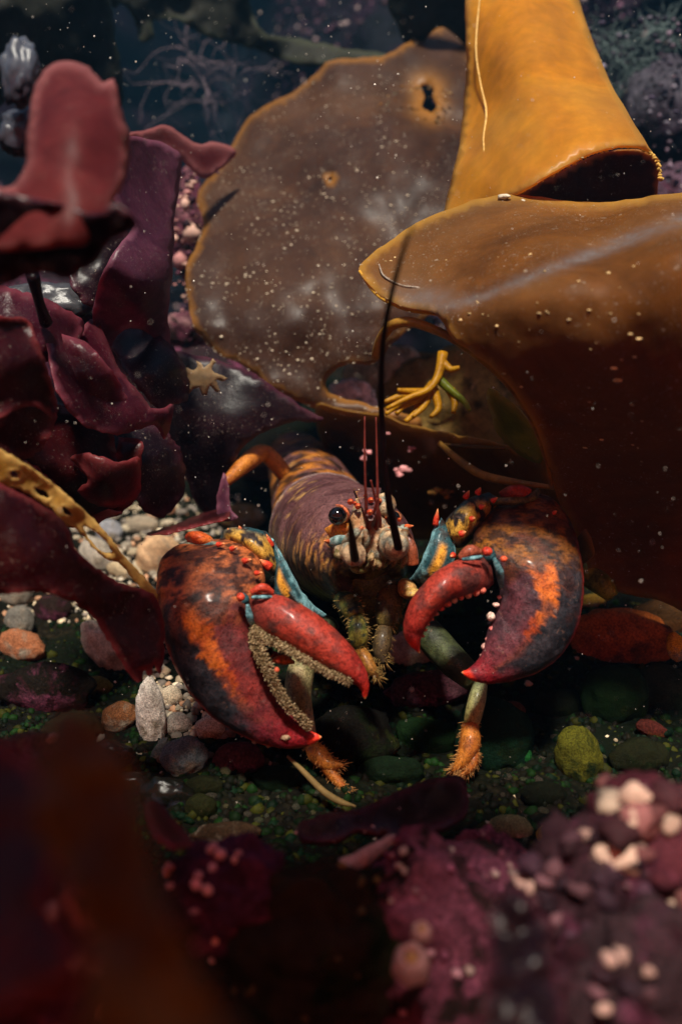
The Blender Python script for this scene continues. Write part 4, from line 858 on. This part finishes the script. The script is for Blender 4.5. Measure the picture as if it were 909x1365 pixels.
def bristle_pad(parent, path, d, w_, n, name='bristle_pad', out=(0, 0), cset=((160, 138, 104), (138, 116, 84), (178, 156, 122), (116, 96, 68), (96, 80, 52))):
    S = cr(np.array(path, float), 200); bag = Bag()
    V, Fc = tube_geo(np.array([P(*p[:2], p[2] + .0012) for p in S[::5]]), np.array([w_ * .62 * (1 - .4 * k / 40) * .52 / F for k in range(len(S[::5]))]) * (1 + .12 * rng.standard_normal(len(S[::5]))), 10); bag.add(V, Fc, tuple(L((140, 114, 78))))
    for i in range(n):
        f = random.random(); k = min(198, int(f * 199)); c_ = S[k]; tg = S[k + 1] - S[k]; tg /= np.linalg.norm(tg) + 1e-9; nn = np.array([-tg[1], tg[0]])
        o_ = random.uniform(-1, 1) * w_ * (1 - .4 * f) * .8; q_ = c_[:2] + nn * o_ + rng.uniform(-1, 1, 2)
        dd = c_[2] + d - .0032 * math.cos(min(1.5, abs(o_) / w_ * 1.5))
        b0 = P(q_[0], q_[1], dd + .001); dr = nn * o_ * .45 + np.array(out) + rng.uniform(-2.2, 2.2, 2)
        b1 = P(q_[0] + dr[0], q_[1] + dr[1], dd - random.uniform(.0008, .0022)); r_ = random.uniform(.0003, .00055)
        V, Fc = tube_geo(np.array([b0, b0 + (b1 - b0) * .6, b1]), [r_, r_ * .9, r_ * .35], 4); bag.add(V, Fc, tuple(L(random.choice(cset))))
    o = bag.build(name, M_bris, parent); o['kind'] = 'stuff'; return o

# --- left claw (viewer's left)
DL = .535
c1 = loft('claw', [(248, 722, 318, 716, DL + .035, .010), (228, 732, 338, 728, DL + .025, .022), (213, 752, 352, 756, DL + .012, .030), (210, 788, 352, 790, DL, .0335), (215, 830, 342, 812, DL - .006, .033), (226, 868, 338, 834, DL - .008, .030), (243, 905, 346, 862, DL - .010, .027), (266, 938, 357, 896, DL - .011, .023), (298, 966, 370, 924, DL - .012, .018), (336, 987, 385, 946, DL - .013, .013), (374, 997, 400, 962, DL - .014, .009), (404, 996, 413, 974, DL - .015, .0055), (424, 987, 422, 977, DL - .016, .0022), (429, 983, 428, 981, DL - .016, .0006)],
    M_shell, lob, 150, 72, claw_col(-1), .0006, 120, .94, .74)
tag(c1, 'heavy claw at the left with an orange patch and tan bristles between its fingers')
f1 = loft('finger', [(326, 800, 336, 838, DL - .004, .010), (338, 792, 346, 846, DL - .012, .014), (362, 791, 366, 853, DL - .018, .0155), (392, 801, 392, 868, DL - .022, .0155), (424, 820, 420, 884, DL - .025, .014), (452, 844, 444, 897, DL - .027, .012), (474, 868, 464, 907, DL - .028, .0095), (487, 891, 475, 914, DL - .029, .0065), (492, 910, 482, 922, DL - .029, .004), (490, 925, 483, 928, DL - .029, .0016), (487, 932, 485, 931, DL - .029, .0005)],
    M_shell, c1, 70, 44, finger_col, .0004, 140)
bristle_pad(c1, [(338, 832, DL - .018), (352, 848, DL - .026), (380, 862, DL - .032), (410, 880, DL - .036), (440, 896, DL - .036), (468, 909, DL - .034)], 0, 7, 1200, out=(-.5, 2))
bristle_pad(c1, [(336, 838, DL - .014), (342, 862, DL - .026), (354, 890, DL - .030), (368, 918, DL - .028), (384, 942, DL - .026), (404, 962, DL - .022), (412, 970, DL - .02)], 0, 9, 1600, out=(2, 0))
for i, (x, y) in enumerate([(369, 893), (371, 880), (352, 858), (384, 938)]): knob(c1, x, y, DL - .026, 5, L((206, 90, 60)), 'tooth')
bag = Bag()
for i in range(30): blob(bag, P(random.uniform(350, 392), random.uniform(846, 882), DL + random.uniform(0, .012)), random.uniform(.001, .003), L(random.choice([(120, 30, 40), (90, 20, 30), (190, 100, 60)])), 2)
bag.build('mussel_scrap', M_nod, c1)['kind'] = 'stuff'
for (x, y, x2, y2) in ((347, 851, 372, 861), (364, 880, 392, 883)):
    tube('orange_tooth', [(x, y, DL - .01), ((x + x2) / 2, (y + y2) / 2 - 2, DL - .014), (x2, y2, DL - .01)], [.0015, .003, .001], M_shell, c1, 14, 10, lambda u, p: L((206, 116, 44)))
for (x, y, r) in ((304, 934, 3), (326, 953, 4.5), (353, 969, 6), (381, 982, 6), (340, 988, 4), (358, 993, 4)): 
    Vs, Fc = ICO[3]; rr = r * .51 / F; s = Vs * np.array([rr, rr, rr]); s[:, 2] *= np.where(s[:, 2] > 0, .7, 1); mk('barnacle_spot', s * (1 + .1 * rng.standard_normal((len(s), 1))) + P(x, y, DL - .0195 if y < 985 else DL - .014), Fc, M_nod, c1, [L((150, 124, 100))] * len(Vs))
knob(c1, 321, 796, DL - .030, 7, L((206, 70, 44)))
for (x, y, r, c_) in ((323, 799, 10, TEAL),): knob(c1, x, y, DL - .018, r, c_, 'joint_membrane')
w1 = loft('wrist', [(292, 722, 306, 736, DL + .045, .008), (300, 706, 330, 742, DL + .036, .016), (322, 702, 348, 756, DL + .030, .019), (346, 706, 364, 768, DL + .030, .019), (362, 716, 376, 774, DL + .036, .014), (372, 736, 380, 770, DL + .042, .008)], M_shell, c1, 44, 40, wrist_col, .001, 120)
a1 = loft('upper_arm', [(362, 716, 362, 740, DL + .03, .005), (368, 724, 366, 770, DL + .026, .006), (382, 750, 366, 800, DL + .022, .007), (400, 784, 382, 816, DL + .026, .007), (418, 806, 404, 824, DL + .036, .010), (436, 820, 424, 830, DL + .05, .006)], M_soft, c1, 50, 36, arm_col, .0006, 150)
loft('wrist_pad', [(246, 716, 250, 722, DL + .03, .003), (252, 709, 260, 726, DL + .022, .006), (266, 708, 270, 729, DL + .02, .007), (280, 714, 280, 729, DL + .022, .005), (286, 720, 285, 726, DL + .026, .002)], M_shell, c1, 30, 28, lambda u, x, y, p: mixc(L((190, 44, 28)), L((226, 124, 50)), u + .3 * fb(p[0] * 90, p[1] * 90, p[2] * 90)), .0003)
for (x, y, r, c_) in ((268, 722, 22, TEAL),): 
    loft('joint_ring', [(238, 724, 248, 734, DL + .032, .004), (262, 722, 268, 738, DL + .022, .007), (290, 722, 292, 738, DL + .020, .006), (306, 728, 308, 738, DL + .024, .003)], M_soft, c1, 24, 20, lambda u, x, y, p: mixc(TEAL, L((130, 130, 110)), .5 + fb(p[0] * 200, p[1] * 200, p[2] * 200)))
spines(c1, [(308, 714, 303, 702, DL + .03, 6), (322, 710, 318, 699, DL + .026, 6), (290, 726, 302, 724, DL + .006, 5), (308, 732, 317, 728, DL + .002, 5), (325, 748, 337, 745, DL - .006, 6), (341, 764, 352, 763, DL - .01, 5), (362, 728, 354, 709, DL + .022, 6), (360, 756, 344, 744, DL + .01, 9), (338, 788, 352, 792, DL - .02, 6), (362, 794, 372, 794, DL - .012, 4)])
tube('joint_bar', [(334, 790, DL - .026), (350, 783, DL - .025), (364, 790, DL - .022)], [.0015, .0026, .0015], M_shell, c1, 16, 8, lambda u, p: L((190, 66, 44)))
tube('joint_bar', [(336, 796, DL - .025), (350, 796, DL - .028), (362, 796, DL - .024)], [.001, .0012, .001], M_soft, c1, 16, 8, lambda u, p: mixc(CYAN, TEAL, .5 + fb(p[0] * 300, p[1] * 300, p[2] * 300)))

tube('joint_membrane', [(330, 806, DL - .026), (333, 822, DL - .024), (338, 838, DL - .018)], [.0012, .0022, .001], M_soft, c1, 16, 8, lambda u, p: mixc(CYAN, TEAL, .5 + 1.5 * fb(p[0] * 300, p[1] * 300, p[2] * 300)))
# --- right claw
DR = .545
def st_mirror(s): return s
c2 = loft('claw', [(712, 656, 664, 672, DR + .045, .010), (734, 664, 640, 692, DR + .035, .022), (756, 690, 630, 716, DR + .020, .030), (768, 722, 632, 738, DR + .008, .033), (775, 760, 650, 752, DR, .033), (775, 800, 664, 776, DR - .005, .031), (767, 836, 664, 804, DR - .008, .028), (750, 868, 656, 828, DR - .010, .024), (722, 892, 648, 848, DR - .012, .020), (690, 905, 643, 868, DR - .014, .015), (660, 911, 634, 882, DR - .016, .010), (636, 909, 625, 890, DR - .018, .006), (622, 903, 618, 894, DR - .019, .0025), (616, 898, 615, 896, DR - .019, .0006)],
    M_shell, lob, 150, 72, claw_col(1), .0006, 120, .94, .74)
tag(c2, 'claw at the right curled round with rounded red teeth and a dark spotted base')
f2 = loft('finger', [(654, 746, 658, 778, DR - .006, .011), (640, 741, 648, 786, DR - .016, .0145), (616, 744, 626, 792, DR - .024, .0155), (590, 756, 604, 798, DR - .029, .015), (566, 776, 588, 809, DR - .032, .0135), (548, 800, 576, 824, DR - .033, .0115), (539, 824, 567, 838, DR - .033, .009), (538, 845, 562, 850, DR - .032, .0065), (544, 858, 560, 860, DR - .031, .004), (553, 867, 560, 866, DR - .03, .0018), (558, 871, 560, 870, DR - .03, .0005)],
    M_shell, c2, 80, 44, finger_col, .0004, 140)
for (x, y, r) in ((643, 788, 7), (634, 790, 8), (624, 794, 8), (614, 797, 6), (605, 801, 7), (596, 806, 7), (588, 812, 6), (581, 819, 5), (575, 826, 4), (570, 833, 4), (567, 841, 3), (564, 849, 3)): knob(c2, x, y - 1, DR - .027, r * .9, mixc(L((206, 70, 60)), L((226, 170, 140)), random.random()), 'tooth')
for (x, y, r) in ((664, 796, 5), (660, 806, 6), (653, 822, 9), (655, 838, 6), (650, 852, 6), (645, 862, 7), (641, 874, 4), (636, 883, 4), (630, 889, 4)): knob(c2, x + 1, y, DR - .0135, r * .85, mixc(L((206, 96, 96)), L((236, 206, 190)), random.random()), 'tooth')
knob(c2, 649, 735, DR - .034, 8, L((196, 60, 40))); knob(c2, 671, 745, DR - .03, 5, L((226, 96, 60)))
for (x, y, r, c_) in ((652, 741, 11, TEAL * .8),): knob(c2, x, y, DR - .016, r, c_, 'joint_membrane')
tube('joint_membrane', [(658, 744, DR - .028), (665, 760, DR - .026), (668, 782, DR - .018)], [.0012, .0026, .0014], M_soft, c2, 16, 8, lambda u, p: mixc(CYAN * .8, TEAL, .5 + 1.5 * fb(p[0] * 300, p[1] * 300, p[2] * 300)))
tube('joint_bar', [(612, 744, DR - .028), (626, 735, DR - .028), (640, 736, DR - .026)], [.002, .004, .002], M_shell, c2, 16, 8, lambda u, p: L((150, 76, 54)))
tube('joint_bar', [(616, 746, DR - .034), (630, 744, DR - .036), (642, 742, DR - .034)], [.001, .0013, .001], M_soft, c2, 16, 8, lambda u, p: mixc(CYAN, TEAL, .5 + fb(p[0] * 300, p[1] * 300, p[2] * 300)))
w2 = loft('wrist', [(668, 664, 660, 680, DR + .05, .008), (648, 658, 640, 706, DR + .038, .017), (624, 664, 618, 728, DR + .030, .019), (606, 678, 600, 726, DR + .030, .016), (594, 692, 592, 716, DR + .034, .008)], M_shell, c2, 44, 40, wrist_col, .001, 120)
a2 = loft('upper_arm', [(588, 690, 596, 700, DR + .03, .004), (578, 704, 606, 716, DR + .024, .006), (570, 726, 606, 748, DR + .02, .007), (560, 750, 592, 772, DR + .022, .007), (550, 768, 568, 780, DR + .034, .009), (536, 778, 548, 790, DR + .05, .006)], M_soft, c2, 50, 36, arm_col, .0006, 150)
loft('wrist_pad', [(664, 656, 668, 664, DR + .03, .003), (678, 648, 682, 664, DR + .022, .006), (694, 646, 698, 664, DR + .022, .006), (708, 652, 708, 662, DR + .028, .003)], M_shell, c2, 30, 28, lambda u, x, y, p: mixc(L((120, 36, 20)), L((190, 60, 30)), u + .3 * fb(p[0] * 90, p[1] * 90, p[2] * 90)), .0003)
loft('joint_ring', [(652, 664, 652, 674, DR + .032, .004), (680, 662, 684, 674, DR + .020, .006), (708, 656, 712, 668, DR + .026, .004), (716, 650, 720, 656, DR + .034, .002)], M_soft, c2, 24, 20, lambda u, x, y, p: mixc(L((120, 110, 60)), SPOT, .5 + fb(p[0] * 200, p[1] * 200, p[2] * 200)))
spines(c2, [(620, 664, 626, 652, DR + .03, 6), (636, 658, 641, 648, DR + .028, 6), (656, 668, 664, 662, DR + .02, 5), (640, 676, 648, 673, DR + .012, 5), (628, 692, 634, 690, DR + .01, 6), (580, 700, 584, 674, DR + .022, 6), (614, 712, 622, 708, DR + .006, 7), (604, 740, 600, 742, DR - .01, 6), (738, 684, 742, 680, DR - .002, 4)])

# --- head
def pale_col(u, x, y, p):
    n = fb(p[0] * 160, p[1] * 160, p[2] * 160); c_ = mixc(L((206, 176, 140)), L((170, 120, 80)), .5 + n); return mixc(c_, L((120, 132, 130)), sm(.1, .4, -n) * .7)
face = loft('face', [(476, 664, 492, 662, .566, .004), (466, 690, 512, 688, .556, .010), (462, 714, 524, 712, .552, .013), (468, 734, 530, 734, .552, .012), (482, 746, 522, 746, .556, .007)], M_soft, lob, 40, 36, lambda u, x, y, p: mixc(pale_col(u, x, y, p), L((112, 84, 56)), .45 + .8 * fb(p[0] * 240, p[1] * 240, p[2] * 240)), .0015, 150)
rost = loft('rostrum', [(470, 650, 508, 650, .600, .008), (475, 660, 506, 660, .575, .007), (480, 672, 504, 672, .552, .005), (486, 684, 501, 684, .535, .003), (491, 694, 497, 694, .524, .0012)], M_shell, lob, 36, 28, body_col, .0006)
for (x, y, r, d) in ((467, 669, 6, .552), (473, 671, 4, .55), (477, 675, 6, .547), (494, 667, 6, .548), (493, 683, 6, .527), (487, 661, 4, .56), (506, 668, 5, .555), (500, 662, 4, .56), (513, 690, 4, .556), (520, 696, 4, .556), (532, 693, 4, .556)):
    cone('spine', rost, P(x, y, d), P(x + 1, y - 1, d - .007), r * .72 * d / F, L((214, 74, 44)), L((244, 140, 84)))
for (x, y, r, d) in ((450, 688, 12.5, .544), (524, 690, 9, .578)):
    e = mk('eye', ICO[4][0] * (r * d / F) + P(x, y, d), ICO[4][1], M_eye, lob)
    Vs, Fc = ICO[3]; rr = r * d / F; mk('eye_stalk', Vs * np.array([rr * 1.05, rr * 1.5, rr * .95]) + P(x + 1, y + 2, d) + np.array([.0015, rr * 1.9, -.002]), Fc, M_shell, e, [L((150, 90, 60))] * len(Vs))
tube('eye_rim', [(447, 673, .541), (456, 675, .537), (463, 683, .536), (466, 692, .538)], [.0003, .0008, .0008, .0003], M_shell, lob, 20, 8, lambda u, p: L((210, 110, 70)))
loft('cheek', [(432, 706, 436, 716, .57, .003), (444, 698, 448, 716, .557, .006), (460, 697, 462, 714, .553, .006), (472, 696, 472, 708, .552, .004)], M_shell, lob, 30, 24, lambda u, x, y, p: mixc(L((226, 146, 52)), L((170, 84, 40)), .3 + fb(p[0] * 200, p[1] * 200, p[2] * 200)), .0006)
# antennal scales with an orange point
loft('antenna_scale', [(434, 722, 438, 728, .55, .002), (448, 714, 450, 730, .542, .004), (462, 714, 462, 728, .54, .004), (472, 718, 470, 726, .545, .002)], M_soft, lob, 24, 20, lambda u, x, y, p: mixc(L((150, 176, 172)), L((60, 92, 90)), .5 + 1.2 * fb(p[0] * 200, p[1] * 200, p[2] * 200)), .0006)
loft('antenna_scale', [(548, 700, 546, 706, .56, .0015), (538, 698, 538, 712, .556, .0035), (524, 702, 524, 716, .555, .004)], M_soft, lob, 24, 20, lambda u, x, y, p: mixc(L((150, 160, 150)), L((90, 92, 80)), .5 + 1.2 * fb(p[0] * 200, p[1] * 200, p[2] * 200)), .0006)
for a, b_ in (((440, 722, .548), (432, 721, .54)), ((541, 702, .554), (551, 701, .548)), ((462, 716, .54), (468, 708, .535))): cone('spine', lob, P(*a), P(*b_), .0016, L((214, 96, 50)), L((244, 150, 96)))
def base_tube(rows, rad):
    rows = [tuple(x) for x in cr(np.array(rows, float), 9)]; rad = [q_ * (1.06 if k % 2 else .9) for k, q_ in enumerate(cr(np.array(rad)[:, None], 9)[:, 0])]
    return tube('antenna_base', rows, rad, M_soft, lob, 26, 16, lambda u, p: mixc(mixc(L((206, 178, 142)), L((128, 96, 66)), .45 + 1.3 * fb(p[0] * 170, p[1] * 170, p[2] * 170)), L((112, 130, 124)), sm(.1, .4, fb(p[0] * 90 + 7, p[1] * 90, p[2] * 90)) * .7))
base_tube([(456, 732, .556), (462, 733, .545), (469, 737, .53), (473, 740, .52)], [.006, .0078, .0066, .0072, .005, .0042][:4])
base_tube([(518, 722, .560), (521, 724, .546), (526, 727, .53), (530, 727, .52)], [.009, .0105, .0085, .0055])
base_tube([(500, 732, .556), (504, 734, .544), (508, 735, .536)], [.008, .009, .004])
base_tube([(510, 668, .576), (514, 672, .560), (516, 682, .548)], [.005, .0065, .004])
for k in range(22):
    x = 452 + 4.3 * k + random.uniform(-3, 3); y0 = 742 + random.uniform(-5, 6) - 6 * abs(k - 11) / 11; d0 = .541 + random.uniform(-.004, .004)
    tube('mouth_palp', [(x, y0, d0), (x + random.uniform(-4, 4), y0 + 7, d0 - .004), (x + random.uniform(-6, 6), y0 + 15, d0 + .002)], [.0012, .0019, .0005], M_soft, lob, 10, 8, lambda u, p: mixc(mixc(L((196, 160, 116)), L((96, 84, 50)), .5 + 1.6 * fb(p[0] * 180, p[1] * 180, p[2] * 180)), L((60, 64, 36)), u * .7))
for (rows, rad) in (([(458, 726, .536), (470, 714, .530), (484, 702, .528)], [.002, .0034, .0008]), ([(506, 728, .534), (514, 714, .534), (518, 704, .538)], [.0022, .0034, .0008]), ([(530, 722, .536), (538, 712, .54), (542, 703, .546)], [.002, .003, .0008]), ([(486, 730, .538), (488, 716, .536), (486, 704, .54)], [.002, .0028, .001])):
    tube('antenna_scale', rows, rad, M_soft, lob, 16, 10, lambda u, p: mixc(mixc(L((150, 158, 140)), L((110, 80, 54)), .5 + 1.6 * fb(p[0] * 200, p[1] * 200, p[2] * 200)), L((206, 110, 66)), sm(.8, 1, u)))
# antennae: the right one rises past the kelp, the left one points at the camera
tube('antenna', [(531, 730, .519), (524, 698, .505), (517, 660, .492), (511, 600, .480), (508, 530, .468), (510, 460, .43), (520, 400, .39), (537, 335, .34), (550, 300, .31)], [.0026, .0024, .0021, .0018, .0016, .0014, .0012, .0009, .0005], M_ant, lob, 80, 10)
tube('antenna', [(473, 744, .519), (471, 732, .49), (469, 716, .46), (467, 700, .44), (466, 690, .43)], [.0027, .0024, .0020, .0014, .0006], M_ant, lob, 30, 10)
for rows in ([(491, 712, .546), (489, 690, .534), (487, 650, .525), (486, 600, .52), (486, 555, .52)], [(499, 714, .546), (503, 690, .536), (503, 650, .53), (502, 600, .527), (501, 556, .525)], [(505, 716, .548), (506, 690, .54), (500, 664, .535), (494, 640, .53)], [(494, 716, .546), (492, 700, .538), (498, 684, .53), (503, 664, .525)]):
    tube('antennule', rows, [.0016, .0012, .0009, .0007, .0004][:len(rows)], plain('antennule_red', rgb(96, 40, 34), .4, .4), lob, 30, 8)
# feeding legs and mouth
def leg_col(u, p):
    n = fb(p[0] * 130, p[1] * 130, p[2] * 130); return mixc(L((150, 134, 52)), L((64, 78, 36)), .5 + n)
def limb(name, rows, rad, colf=leg_col, hair=0, parent=lob, hairc=(170, 140, 84)):
    o = tube(name, rows, rad, M_shell, parent, 30, 14, colf)
    if hair:
        bag = Bag(); c_ = np.array([P(*r) for r in rows]); S = cr(c_, 60); rr = cr(np.array(rad)[:, None], 60)[:, 0]
        for i in range(hair):
            k = random.randrange(60); v = rng.standard_normal(3); v[1] *= .5; v /= np.linalg.norm(v); b0 = S[k] + v * rr[k] * .8
            tg = S[min(59, k + 1)] - S[max(0, k - 1)]; tg /= np.linalg.norm(tg) + 1e-9
            b1 = b0 + (v + tg * .6) * random.uniform(.0015, .0045); V, Fc = tube_geo(np.array([b0, b1]), [.00022, .0001], 3); bag.add(V, Fc, tuple(L(hairc)))
        h = bag.build('bristle', M_bris, o if parent is lob else parent); h['kind'] = 'stuff'
    return o
grn = lambda u, p: mixc(mixc(L((122, 112, 46)), L((52, 66, 32)), .5 + 1.2 * fb(p[0] * 130, p[1] * 130, p[2] * 130)), L((24, 40, 40)), sm(.1, .3, fb(p[0] * 220, p[1] * 220, p[2] * 220)))
limb('mouth_leg', [(452, 800, .585), (458, 800, .572), (466, 806, .56), (472, 818, .553), (474, 824, .551)], [.004, .0062, .0072, .0064, .0048], grn, hair=120)
limb('mouth_leg', [(474, 822, .552), (477, 836, .547), (478, 852, .545), (479, 864, .546)], [.0044, .0062, .0060, .0040], grn, hair=200)
limb('mouth_leg', [(478, 864, .546), (486, 878, .542), (496, 894, .538), (504, 904, .536)], [.0036, .0046, .0036, .0008], lambda u, p: mixc(L((176, 116, 44)), L((96, 66, 30)), u), hair=150)
limb('mouth_leg', [(524, 784, .585), (520, 800, .572), (516, 822, .565), (514, 836, .562)], [.006, .0088, .0078, .005], lambda u, p: mixc(L((104, 88, 44)), L((50, 48, 28)), .5 + fb(p[0] * 130, p[1] * 130, p[2] * 130)), hair=160)
limb('mouth_leg', [(514, 834, .563), (510, 852, .558), (508, 870, .555), (512, 884, .552)], [.0045, .0058, .005, .002], lambda u, p: mixc(L((96, 78, 50)), L((60, 48, 34)), u), hair=160)
limb('mouth_leg', [(538, 778, .575), (543, 786, .566), (546, 794, .562)], [.004, .0062, .0038], lambda u, p: mixc(L((206, 166, 110)), L((170, 120, 60)), u))
for (x, y, r) in ((479, 759, 9), (505, 753, 9), (548, 790, 10)):
    Vs, Fc = ICO[3]; k = r * .55 / F; mk('jaw_plate', Vs * np.array([k * 1.3, k, k * .6]) + P(x, y, .556), Fc, M_soft, lob, [L((128, 130, 74)) if x < 530 else L((200, 160, 90))] * len(Vs))
def mouth_col(u, x, y, p):
    n = fb(p[0] * 80, p[1] * 80, p[2] * 80, 4); return mixc(L((44, 52, 24)), L((84, 84, 34)), .5 + n)
loft('mouth_plate', [(452, 748, 536, 748, .585, .010), (446, 780, 544, 778, .585, .014), (450, 816, 540, 812, .59, .014), (470, 850, 530, 846, .60, .010)], M_soft, lob, 34, 32, mouth_col, .002, 120)
for (pts) in ([(540, 706, .56), (548, 730, .556), (550, 752, .558)],): tube('face_lobe', pts, [.002, .0035, .004], M_shell, lob, 20, 12, lambda u, p: mixc(L((90, 60, 50)), L((170, 84, 50)), u))
# walking legs
tanl = lambda u, p: mixc(L((170, 150, 110)), L((110, 110, 70)), .5 + fb(p[0] * 90, p[1] * 90, p[2] * 90))
drk = lambda u, p: mixc(L((76, 84, 50)), L((44, 48, 34)), .5 + fb(p[0] * 90, p[1] * 90, p[2] * 90))
orl = lambda u, p: mixc(L((200, 124, 44)), L((150, 80, 30)), .5 + fb(p[0] * 90, p[1] * 90, p[2] * 90))
def pincer_leg(upper, mid, tips, colm):
    l_ = limb('walking_leg', upper[0], upper[1], drk)
    limb('leg_joint', mid[0], mid[1], colm, 0, l_)
    for tp in tips: limb('leg_pincer', tp[0], tp[1], orl, 240, l_, (206, 150, 90))
pincer_leg(([(440, 830, .60), (425, 850, .59), (410, 868, .575)], [.007, .008, .007]), ([(410, 866, .575), (400, 900, .57), (398, 930, .568), (408, 975, .562), (416, 994, .56)], [.0075, .009, .0085, .0065, .005]),
    [([(414, 992, .56), (424, 1006, .555), (438, 1018, .55), (458, 1020, .545)], [.0046, .0062, .0044, .0008]), ([(436, 1022, .552), (446, 1036, .548), (458, 1050, .545), (466, 1056, .543)], [.0042, .0036, .0024, .0008])], tanl)
pincer_leg(([(540, 810, .62), (570, 844, .60), (600, 878, .585), (634, 908, .57)], [.009, .0105, .0105, .008]), ([(640, 912, .57), (636, 930, .565), (630, 956, .56), (627, 968, .558)], [.0046, .0056, .0054, .0042]),
    [([(626, 966, .558), (626, 990, .552), (616, 1014, .548), (602, 1028, .545)], [.0052, .0066, .0046, .0008]), ([(632, 1000, .552), (630, 1016, .548), (622, 1028, .546), (612, 1034, .545)], [.0032, .0034, .0024, .0006])], lambda u, p: mixc(L((140, 150, 110)), L((150, 130, 60)), u))
limb('walking_leg', [(400, 660, .78), (376, 628, .77), (352, 604, .76), (330, 616, .74), (300, 644, .72)], [.007, .0075, .0075, .0075, .004], orl)
limb('walking_leg', [(560, 760, .70), (680, 720, .70), (752, 744, .68), (776, 762, .66), (800, 778, .65), (816, 796, .645)], [.009, .009, .009, .0085, .0085, .005], lambda u, p: mixc(L((150, 150, 40)), L((70, 84, 30)), .5 + fb(p[0] * 90, p[1] * 90, p[2] * 90)))

# ------------------------------------------------------------------ drifting particles
bag = Bag(); OV = np.array([(1, 0, 0), (-1, 0, 0), (0, 1, 0), (0, -1, 0), (0, 0, 1), (0, 0, -1)], float); OF = [(0, 2, 4), (2, 1, 4), (1, 3, 4), (3, 0, 4), (2, 0, 5), (1, 2, 5), (3, 1, 5), (0, 3, 5)]
for i in range(3400):
    d = random.uniform(.34, 1.1); p = P(random.uniform(-40, 950), random.uniform(-40, 1200), d)
    if p[2] < gz(p[0], p[1]) + .01: continue
    r_ = min(.0009, math.exp(random.gauss(-8.35, .5))) * (d + .35); bag.add(OV * r_ * rng.uniform(.6, 1.4, (6, 1)) + p, OF)
tag(bag.build('drifting_particles', M_part), 'pale specks drifting in the water', 'particles', kind='stuff')

# ------------------------------------------------------------------ the water itself: pale blue haze
hz, t, b, out = newmat('water_haze'); t.nodes.remove(b)
vol = nd(t, 'ShaderNodeVolumePrincipled'); vol.inputs['Color'].default_value = (.16, .45, .75, 1); vol.inputs['Density'].default_value = .028
vol.inputs['Anisotropy'].default_value = .3
t.links.new(vol.outputs[0], out.inputs['Volume'])
X, Y0, Y1, Z0, Z1 = 8.9, -8.9, 13.1, -1.6, 1.35
Vh = [(x, y, z) for x in (-X, X) for y in (Y0, Y1) for z in (Z0, Z1)]
Fh = [(0, 1, 3, 2), (4, 6, 7, 5), (0, 4, 5, 1), (2, 3, 7, 6), (0, 2, 6, 4), (1, 5, 7, 3)]
tag(mk('haze', Vh, Fh, hz, smooth=False), 'clear blue sea water that veils far things', 'water', kind='stuff')
